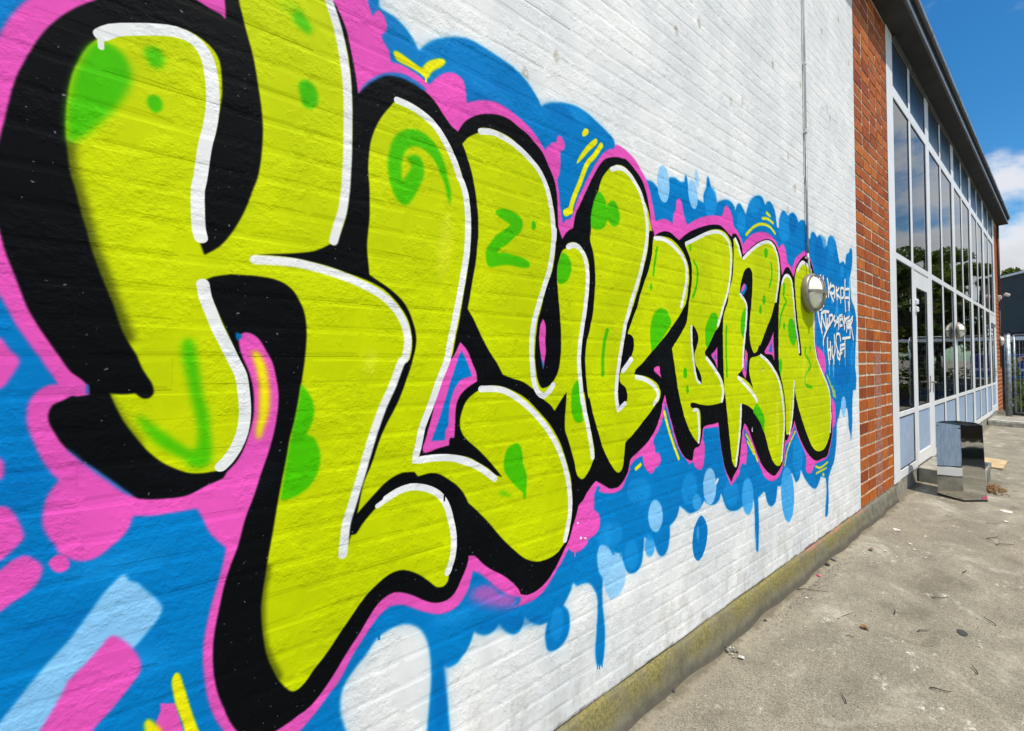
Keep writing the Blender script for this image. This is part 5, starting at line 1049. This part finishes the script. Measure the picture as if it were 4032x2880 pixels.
# ---------------------------------------------------------------- debris on the asphalt
def twig(p, L, a, r, m, name, label, grp=None):
    b = MB(); n = 5; k = random.uniform(-0.25, 0.25); pts = []
    for j in range(n):
        t = j/(n-1)-0.5; pts.append((p[0]+math.cos(a)*L*t-math.sin(a)*k*L*(t*t), p[1]+math.sin(a)*L*t+math.cos(a)*k*L*(t*t), r+0.003+0.006*abs(math.sin(j*1.9))))
    b.tube(pts, r, 5, r*0.6); o = b.build(name, m); return tag(o, label, 'twig', grp)
def flake(p, s, m, name, label, cat, seed, grp=None, thick=0.0016, lift=0.003):
    r = random.Random(seed); s *= 0.8; b = MB(); n = 7; out_ = []
    sx = r.uniform(0.7, 1.5)
    for j in range(n):
        t = 2*PI*j/n; q = s*r.uniform(0.65, 1.1); out_.append((p[0]+q*math.cos(t)*sx*0.7, p[1]+q*math.sin(t), 0.002+lift*r.random()))
    b.prism(out_, (0, 0, thick)); o = b.build(name, m); return tag(o, label, cat, grp)
TW = 'loose dark twigs on the asphalt'; TWL = 'short thin dark twig lying loose on the grey asphalt'
for (x, y, L, a) in ((0.65, 4.88, 0.13, 1.2), (0.71, 4.78, 0.13, 0.9), (0.56, 3.40, 0.09, 0.9), (0.56, 2.92, 0.07, 1.0), (0.75, 3.32, 0.06, 2.4), (0.46, 2.07, 0.05, 2.2), (0.68, 2.46, 0.07, 0.6), (0.75, 2.75, 0.05, 2.0), (0.62, 5.30, 0.10, 0.8), (0.44, 3.00, 0.05, 1.7), (0.36, 2.55, 0.03, 0.2), (0.60, 3.95, 0.06, 1.4)):
    twig((x, y), L, a, 0.0024, M_TWIG, 'twig', TWL, TW)
twig((0.29, 2.74), 0.13, 1.35, 0.003, M_TWIG2, 'stalk', 'pale straight dry stalk lying on the asphalt in mid yard')
twig((0.10, 2.86), 0.16, 0.75, 0.0022, M_TWIG, 'branchlet', 'thin crooked branchlet lying across the grit at the wall foot')
flake((0.16, 3.82), 0.035, M_LEAFDRY, 'dry_leaf', 'dark brown curled leaf on the asphalt, nearest the pale paint flakes', 'leaf', 1, lift=0.02)
flake((0.38, 2.69), 0.022, M_LEAFDRY, 'dry_leaf', 'small orange-brown curled leaf on the open asphalt', 'leaf', 2, lift=0.02)
flake((0.68, 3.07), 0.050, M_DARKST, 'flattened_rag', 'flattened dark grey scrap pressed on the asphalt', 'scrap', 4, thick=0.002, lift=0.002)
CG = 'pale paint flakes on the asphalt'; CL = 'small pale paint flake lying flat on the asphalt'
for i, (x, y, s) in enumerate(((0.18, 4.45, 0.035), (0.68, 5.47, 0.035), (0.30, 4.20, 0.018), (0.26, 4.05, 0.015), (0.22, 3.9, 0.016), (0.15, 3.72, 0.012), (0.34, 4.1, 0.016), (0.12, 4.1, 0.012), (0.19, 4.0, 0.011), (0.41, 4.0, 0.014), (0.11, 2.75, 0.010), (0.2, 2.45, 0.01), (0.29, 3.85, 0.012))):
    flake((x, y), s, M_CHIP, 'paint_flake', CL, 'paint flake', 20+i, CG)
flake((0.66, 5.84), 0.062, M_CHIP, 'paper_scrap', 'long white torn paper scrap on the asphalt right of the bin', 'paper scrap', 77, thick=0.002)
pg, pll = 'flakes heaped by the near wall foot', 'curled pale flake in the small heap near the wall foot'
for i in range(14):
    flake((0.075+random.gauss(0, 0.018), 1.95+random.gauss(0, 0.035), 0), random.uniform(0.006, 0.016), M_CHIP if i % 3 else M_STONE, 'curled_flake', pll, 'paint flake', 40+i, pg, 0.002, 0.012)
def stone(p, s, m, name, label, cat='stone', grp=None):
    bm = bmesh.new(); bmesh.ops.create_icosphere(bm, subdivisions=1, radius=s)
    for v in bm.verts: v.co *= random.uniform(0.75, 1.2); v.co.z *= 0.6
    me = bpy.data.meshes.new(name); bm.to_mesh(me); bm.free(); me.materials.append(m)
    o = link(name, me); o.location = (p[0], p[1], s*0.45); return tag(o, label, cat, grp)
stone((0.035, 1.52), 0.010, M_DARKST, 'dark_stone', 'single black pebble at the near wall foot')
stone((0.06, 2.33), 0.009, M_DARKST, 'dark_stone', 'dark brown pebble alone beside the mossy plinth')
stone((0.055, 3.42), 0.018, M_STONE, 'grey_stone', 'larger grey stone leaning at the foot of the plinth')
stone((0.05, 3.30), 0.016, M_DARKST, 'grey_stone', 'smaller dark stone in front of the larger grey stone')
stone((0.065, 3.09), 0.013, M_PINKTAPE, 'pink_chip', 'pink painted chip among the grit by the plinth', 'chip')
gb = MB(); r_ = random.Random(11)
def grit(n, yf, xf, sf, mtl, name):
    b = MB()
    for _ in range(n):
        y = yf(); x = xf(); s = sf()
        t = r_.uniform(0, PI); c_, s_ = math.cos(t), math.sin(t)
        vs = [(s*r_.uniform(.6, 1.3), 0, 0), (0, s*r_.uniform(.6, 1.3), 0), (-s*r_.uniform(.6, 1.3), 0, 0), (0, -s*r_.uniform(.6, 1.3), 0), (0, 0, s*r_.uniform(.5, 1)), ]
        vs = [(x+a*c_-b_*s_, y+a*s_+b_*c_, z+0.0005) for a, b_, z in vs]
        b.add(vs, [(0, 1, 4), (1, 2, 4), (2, 3, 4), (3, 0, 4), (3, 2, 1, 0)])
    o = b.build(name, mtl); return tag(o, kind='stuff')
grit(900, lambda: r_.gauss(2.95, 0.30), lambda: 0.075+abs(r_.gauss(0, 0.035)), lambda: r_.uniform(0.001, 0.005), M_STONE, 'grit')
grit(700, lambda: r_.uniform(0.6, 5.7), lambda: 0.07+abs(r_.gauss(0, 0.05)), lambda: r_.uniform(0.001, 0.004), M_STONE, 'wall_foot_grit')
grit(500, lambda: r_.uniform(1.2, 9), lambda: r_.uniform(0.1, 0.9), lambda: r_.uniform(0.0008, 0.003), M_CHIP, 'pale_grit')
grit(260, lambda: r_.uniform(1.2, 9), lambda: r_.uniform(0.1, 0.9), lambda: r_.uniform(0.001, 0.004), M_TWIG, 'dark_grit')
lb = MB()
for _ in range(260):
    y = 6.70+r_.gauss(0, 0.10); x = 0.48+abs(r_.gauss(0, 0.055)); 
    if y < 6.45: x = 0.45+abs(r_.gauss(0, 0.03))
    s = r_.uniform(0.006, 0.02); z = r_.uniform(0.002, 0.035)*max(0.15, 1-(x-0.48)*7); t = r_.uniform(0, 2*PI)
    lb.add([(x+s*math.cos(t+q), y+s*1.4*math.sin(t+q), z+r_.uniform(-.004, .008)) for q in (0, 1.6, 3.1, 4.7)], [(0, 1, 2, 3)])
tag(lb.build('leaf_litter', M_LEAFDRY), kind='stuff')

# ---------------------------------------------------------------- beyond the yard
def leafcloud(blobs, n, size, mtl, seed, name, parent=None):
    r = np.random.default_rng(seed); vs = []; fs = []
    wts = np.array([b[3]**2 for b in blobs], float); wts /= wts.sum()
    idx = r.choice(len(blobs), n, p=wts)
    for i in range(n):
        bx, by, bz, br, fl_ = blobs[idx[i]]
        d = r.normal(size=3); d /= np.linalg.norm(d); q = br*(0.55+0.45*r.random()**0.5)
        if d[2] < -0.3: d[2] *= 0.5
        c = np.array([bx, by, bz])+d*q*np.array([1, 1, fl_]); s = size*r.uniform(0.6, 1.4)
        a = r.normal(size=3); a /= np.linalg.norm(a); b_ = np.cross(a, r.normal(size=3)); b_ /= np.linalg.norm(b_)+1e-9
        k = len(vs); vs += [tuple(c-a*s), tuple(c+b_*s*0.55), tuple(c+a*s), tuple(c-b_*s*0.55)]; fs.append((k, k+1, k+2, k+3))
    b = MB(); b.v = vs; b.f = fs
    me = bpy.data.meshes.new(name); me.from_pydata(vs, [], fs); me.materials.append(mtl); return link(name, me, parent)
def tree(label, H, W_, seed, mtl, n=7000, size=0.16, grp='trees beyond the yard'):
    r = random.Random(seed); t = thing('broadleaf_tree', label, 'tree', (0, 0, 0), 0, grp)
    b = MB(); top = (r.uniform(-.4, .4), r.uniform(-.4, .4), H*0.75); b.tube([(0, 0, -0.2), (top[0]*0.3, top[1]*0.3, H*0.35), top], H*0.024, 9, H*0.007)
    blobs = []
    for i in range(13):
        a = r.uniform(0, 2*PI); q = W_*0.5*math.sqrt(r.random()); z = H*r.uniform(0.34, 0.90); q *= 1.0-0.55*max(0, z/H-0.6)/0.4
        x, y = q*math.cos(a), q*math.sin(a); blobs.append((x, y, z, W_*r.uniform(0.10, 0.20), 0.75))
        b.tube([(top[0]*0.3, top[1]*0.3, H*0.3), (x*0.5, y*0.5, (H*0.3+z)*0.52), (x, y, z)], H*0.009, 6, H*0.002)
    b.build('trunk', M_BARK, t, True)
    leafcloud(blobs, n, size, mtl, seed, 'crown', t); return t
TL = ['tall dense broadleaf tree mirrored in the hall windows', 'fresh green tall tree mirrored in the hall windows']
ta = tree('green tree top showing over the dark corrugated roof', 8.0, 2.6, 21, M_LEAF2, 2500, 0.15); ta.location = (-1.45, 47, -0.9); ta.scale = (1.0, 1.0, 1.25)
tb = tree(TL[0], 11.0, 6.0, 22, M_LEAF, 6500, 0.13); tb.location = (4.6, 40, -0.9)
tc_ = tree(TL[1], 8.0, 5.0, 23, M_LEAF2, 4500, 0.12); tc_.location = (4.0, 33.5, -0.9)
k = 0
for (x, y, s, src) in ((5.6, 31, 0.85, 0), (7.6, 37, 1.0, 0), (8.4, 30, 0.95, 1), (11.2, 35, 1.0, 0), (13.4, 30, 1.05, 1), (15.5, 32, 1.15, 0), (6.0, 47, 1.1, 0), (19, 27, 1.1, 0), (22, 20, 1.0, 0), (24, 12, 1.1, 0), (5.9, 43, 1.1, 1)):
    c = copy_tree((tb, tc_)[src]); c.location = (x, y, -0.9 if y > 24 else -0.3); c.rotation_euler.z = 1.7*k+0.5; c.scale = (s, s, s); k += 1

for k2, (x, y, s) in enumerate(((1.9, 33.0, 1.05), (1.75, 38.0, 1.15), (2.9, 30.5, 0.95), (3.6, 29.0, 1.0))):
    c = copy_tree(ta); c.location = (x, y, -0.9); c.scale = (s, s, s); c.rotation_euler.z = 2.1*k2; c['label'] = 'slender fresh green tree mirrored in the farthest hall windows'
cb = thing('corrugated_hall', 'dark blue-grey corrugated building with white roof edge behind the gate', 'building', (-0.5, 30, -0.9))
b = MB()
# wall sheet with horizontal ribs, running obliquely away from the yard
P0, P1 = Vector((-2.6, 31.6, 0)), Vector((0.20, 27.15, 0)); dv = (P1-P0); nb = 70; zb, zt = 2.58, 5.12
outw = Vector((dv.y, -dv.x, 0)).normalized()
if outw.y > 0: outw = -outw
for i in range(nb*2+1):
    z = zb+(zt-zb)*i/(nb*2); o_ = outw*(0.018 if i % 2 else 0.0)
    b.v += [tuple(P0+o_+Vector((0, 0, z))), tuple(P1+o_+Vector((0, 0, z)))]
for i in range(nb*2): b.f.append((2*i, 2*i+1, 2*i+3, 2*i+2))
b.build('corrugated_wall', M_CORR, cb)
def slab(p0, p1, z0, z1, out0, out1, m, name, par):
    b = MB(); a, c = Vector(p0), Vector(p1)
    q = [a+outw*out0, c+outw*out0, c+outw*out1, a+outw*out1]
    b.add([(v.x, v.y, z0) for v in q]+[(v.x, v.y, z1) for v in q], [(0, 3, 2, 1), (4, 5, 6, 7), (0, 1, 5, 4), (1, 2, 6, 5), (2, 3, 7, 6), (3, 0, 4, 7)]); return b.build(name, m, par)
slab(P0, P1, zt+0.001, zt+0.10, -0.9, 0.08, M_WHITE, 'roof', cb)
slab(P0, P1, -0.9, zb-0.01, -0.9, -0.05, M_SHEDWOOD, 'undercroft_sheet', cb)  # black sheet standing in for the shade of the undercroft
slab(P0, P1, zb, zt, -0.9, -0.04, M_SHEDWOOD, 'core', cb)

# open bike shelter with a pale roof edge
sh_ = thing('bike_shelter', 'long dark open shelter with a thin white roof edge beyond the gate', 'shelter', (5, 25.5, -0.9))
box('roof', M_SHEDWOOD, -3.0, 18.0, 25.0, 27.6, 2.24, 2.32, sh_)
box('roof_edge', M_WHITE, -3.0, 18.0, 24.94, 24.998, 2.16, 2.30, sh_)
pass
for x in (1.2, 4.5, 8.0, 11.5, 15.0, 17.9): box('post', M_GALV, x, x+0.09, 25.05, 25.14, -0.9, 2.239, sh_)
hg = thing('tall_hedge', 'long dense hedge behind the bike shelter, mirrored low in the hall glass', 'hedge', (9, 28.8, -0.9))
r_ = random.Random(8); hb = [(1.4+k*0.62, 28.6+r_.uniform(-.3, .3), r_.uniform(-0.4, 2.0), r_.uniform(0.5, 0.8), 1.0) for k in range(27)]+[(1.4+k*0.62, 28.7, 0.1, 0.75, 1.2) for k in range(27)]
leafcloud(hb, 9000, 0.10, M_LEAF, 9, 'foliage', hg); hs_ = MB()
for k in range(14): hs_.tube([(1.6+k*1.2, 28.7, -1.0), (1.6+k*1.2, 28.7, 1.4)], 0.05, 6, 0.02)
hs_.build('stem', M_BARK, hg)
ct = thing('painted_container', 'blue container painted with a peach arc and pale stripes behind the gate', 'container', (0.5, 24.3, -0.9))
box('body', M_CONTAINER, -0.28, 1.15, 23.2, 24.9, -0.6, 1.60, ct, 0.02)
b = MB(); n = 14
for j in range(n+1):
    a = PI*(1-0.62*j/n); 
    for rr in (0.42, 0.56): b.v.append((0.26+rr*math.cos(a)*0.9, 23.19, 1.02+rr*math.sin(a)))
for j in range(n): b.f.append((2*j, 2*j+1, 2*j+3, 2*j+2))
b.build('painted_arc', M_PEACH, ct)
b = MB(); b.add([(0.02, 23.19, 1.45), (0.11, 23.19, 1.50), (0.62, 23.19, 1.02), (0.55, 23.19, 0.97)], [(0, 1, 2, 3)]); b.build('painted_stroke', M_PEACH, ct)
box('pale_stripe', M_LILAC, -0.29, 1.16, 23.185, 23.199, 0.97, 1.06, ct); box('pale_stripe', M_LILAC, -0.29, 1.16, 23.185, 23.199, 0.34, 0.45, ct)
box('teal_stripe', M_TEAL, -0.29, 1.16, 23.185, 23.199, 0.74, 0.80, ct)

def car(label, loc, rz, grp=None):
    t = thing('parked_car', label, 'car', (0, 0, 0), 0, grp)
    side = [(-2.05, 0.30), (-2.10, 0.62), (-1.95, 0.88), (-1.45, 0.95), (-0.75, 1.40), (0.55, 1.44), (1.35, 1.02), (1.98, 0.90), (2.10, 0.65), (2.05, 0.30)]
    b = MB(); secs = []
    for (w_, ins) in ((-0.86, 0.0), (-0.80, 1.0), (0.80, 1.0), (0.86, 0.0)): pass
    n = len(side); rows = [(-0.84, 0), (-0.62, 1), (0.62, 1), (0.84, 0)]
    for (yy, top) in rows:
        for (x, z) in side:
            hgt = max(0, z-0.95)
            b.v.append((x, yy*(1.0) if z < 1.0 else math.copysign(0.66, yy) if not top else yy, z-(0.03 if (not top and z > 0.9) else 0)))
    for i in range(3):
        for j in range(n-1): b.f.append((i*n+j, i*n+j+1, (i+1)*n+j+1, (i+1)*n+j))
        b.f.append((i*n+n-1, i*n, (i+1)*n, (i+1)*n+n-1))
    b.f.append(tuple(range(n))); b.f.append(tuple(range(3*n, 4*n))[::-1])
    b.build('body', M_CARPAINT, t, bevel=0.02)
    b = MB()
    for s in (-1, 1):
        q = [(-1.28, 0.80*s, 0.97), (-0.70, 0.685*s, 1.33), (0.50, 0.685*s, 1.36), (1.16, 0.80*s, 0.99)]
        b.add([(x, y+0.035*s, z) for x, y, z in q]+[(x, y-0.02*s, z) for x, y, z in q], [(0, 1, 2, 3), (7, 6, 5, 4), (0, 4, 5, 1), (1, 5, 6, 2), (2, 6, 7, 3), (3, 7, 4, 0)])
    b.build('side_window', M_CARGLASS, t)
    b = MB(); b.box(-0.6, 0.4, -0.60, -0.57, 1.425, 1.445); b.box(-0.6, 0.4, 0.57, 0.60, 1.425, 1.445); b.build('roof_rail', M_CHROME, t)
    for x in (-1.3, 1.3):
        for s in (-1, 1):
            w_ = MB(); w_.tube([(x, 0.70*s, 0.32), (x, 0.88*s, 0.32)], 0.32, 22); wo = w_.build('wheel', M_TYRE, t)
            h = MB(); h.tube([(x, 0.86*s, 0.32), (x, 0.892*s, 0.32)], 0.20, 14); h.build('hub', M_CHROME, wo)
    for s in (-1, 1):
        h = MB(); h.box(2.0, 2.09, s*0.70-0.13, s*0.70+0.13, 0.66, 0.80); h.build('headlight', M_CHROME, t, bevel=0.02)
        h = MB(); h.box(-2.09, -2.02, s*0.72-0.1, s*0.72+0.1, 0.70, 0.86); h.build('tail_light', M_RED, t, bevel=0.02)
    t.location = loc; t.rotation_euler.z = rz; return t
c1 = car('black car parked behind the mesh gate below the blue container', (0.75, 21.9, -0.72), R(8))
c2 = copy_tree(c1); c2.location = (3.9, 7.4, 0); c2.rotation_euler.z = R(84); c2['label'] = 'black stand-in car added out of view to darken the steel bin reflection'  # unseen copy added so the bin's right face mirrors something dark

def shrub(label, loc, blobs, n, seed, mtl=M_LEAF2, size=0.05):
    t = thing('garden_shrub', label, 'shrub', loc, 0, 'shrubs by the far gate')
    b = MB(); r = random.Random(seed)
    for bl in blobs: b.tube([(loc[0], loc[1], loc[2]-0.05), (loc[0]+bl[0]*0.5, loc[1]+bl[1]*0.5, loc[2]+bl[2]*0.5), (loc[0]+bl[0], loc[1]+bl[1], loc[2]+bl[2])], 0.012, 5, 0.004)
    b.build('stem', M_BARK, t)
    leafcloud([(loc[0]+x, loc[1]+y, loc[2]+z, q, f) for x, y, z, q, f in blobs], n, size, mtl, seed, 'foliage', t); return t
shrub('tall narrow dark shrub growing between steel post and gate', (0.13, 17.6, -0.15), [(0, 0, 0.3, 0.14, 1.4), (0.02, 0, 0.75, 0.13, 1.5), (0, 0, 1.2, 0.12, 1.6), (0.0, 0.05, 1.5, 0.09, 1.2)], 1500, 31, M_LEAF, 0.035)
shrub('leafy light green shrub growing behind the mesh gate', (0.26, 17.9, -0.2), [(0, 0, 0.25, 0.16, 1.2), (0.06, 0, 0.55, 0.14, 1.2), (-0.02, 0, 0.95, 0.08, 1.4), (0.1, 0.05, 0.2, 0.16, 0.9)], 900, 32, M_LEAF2, 0.045)
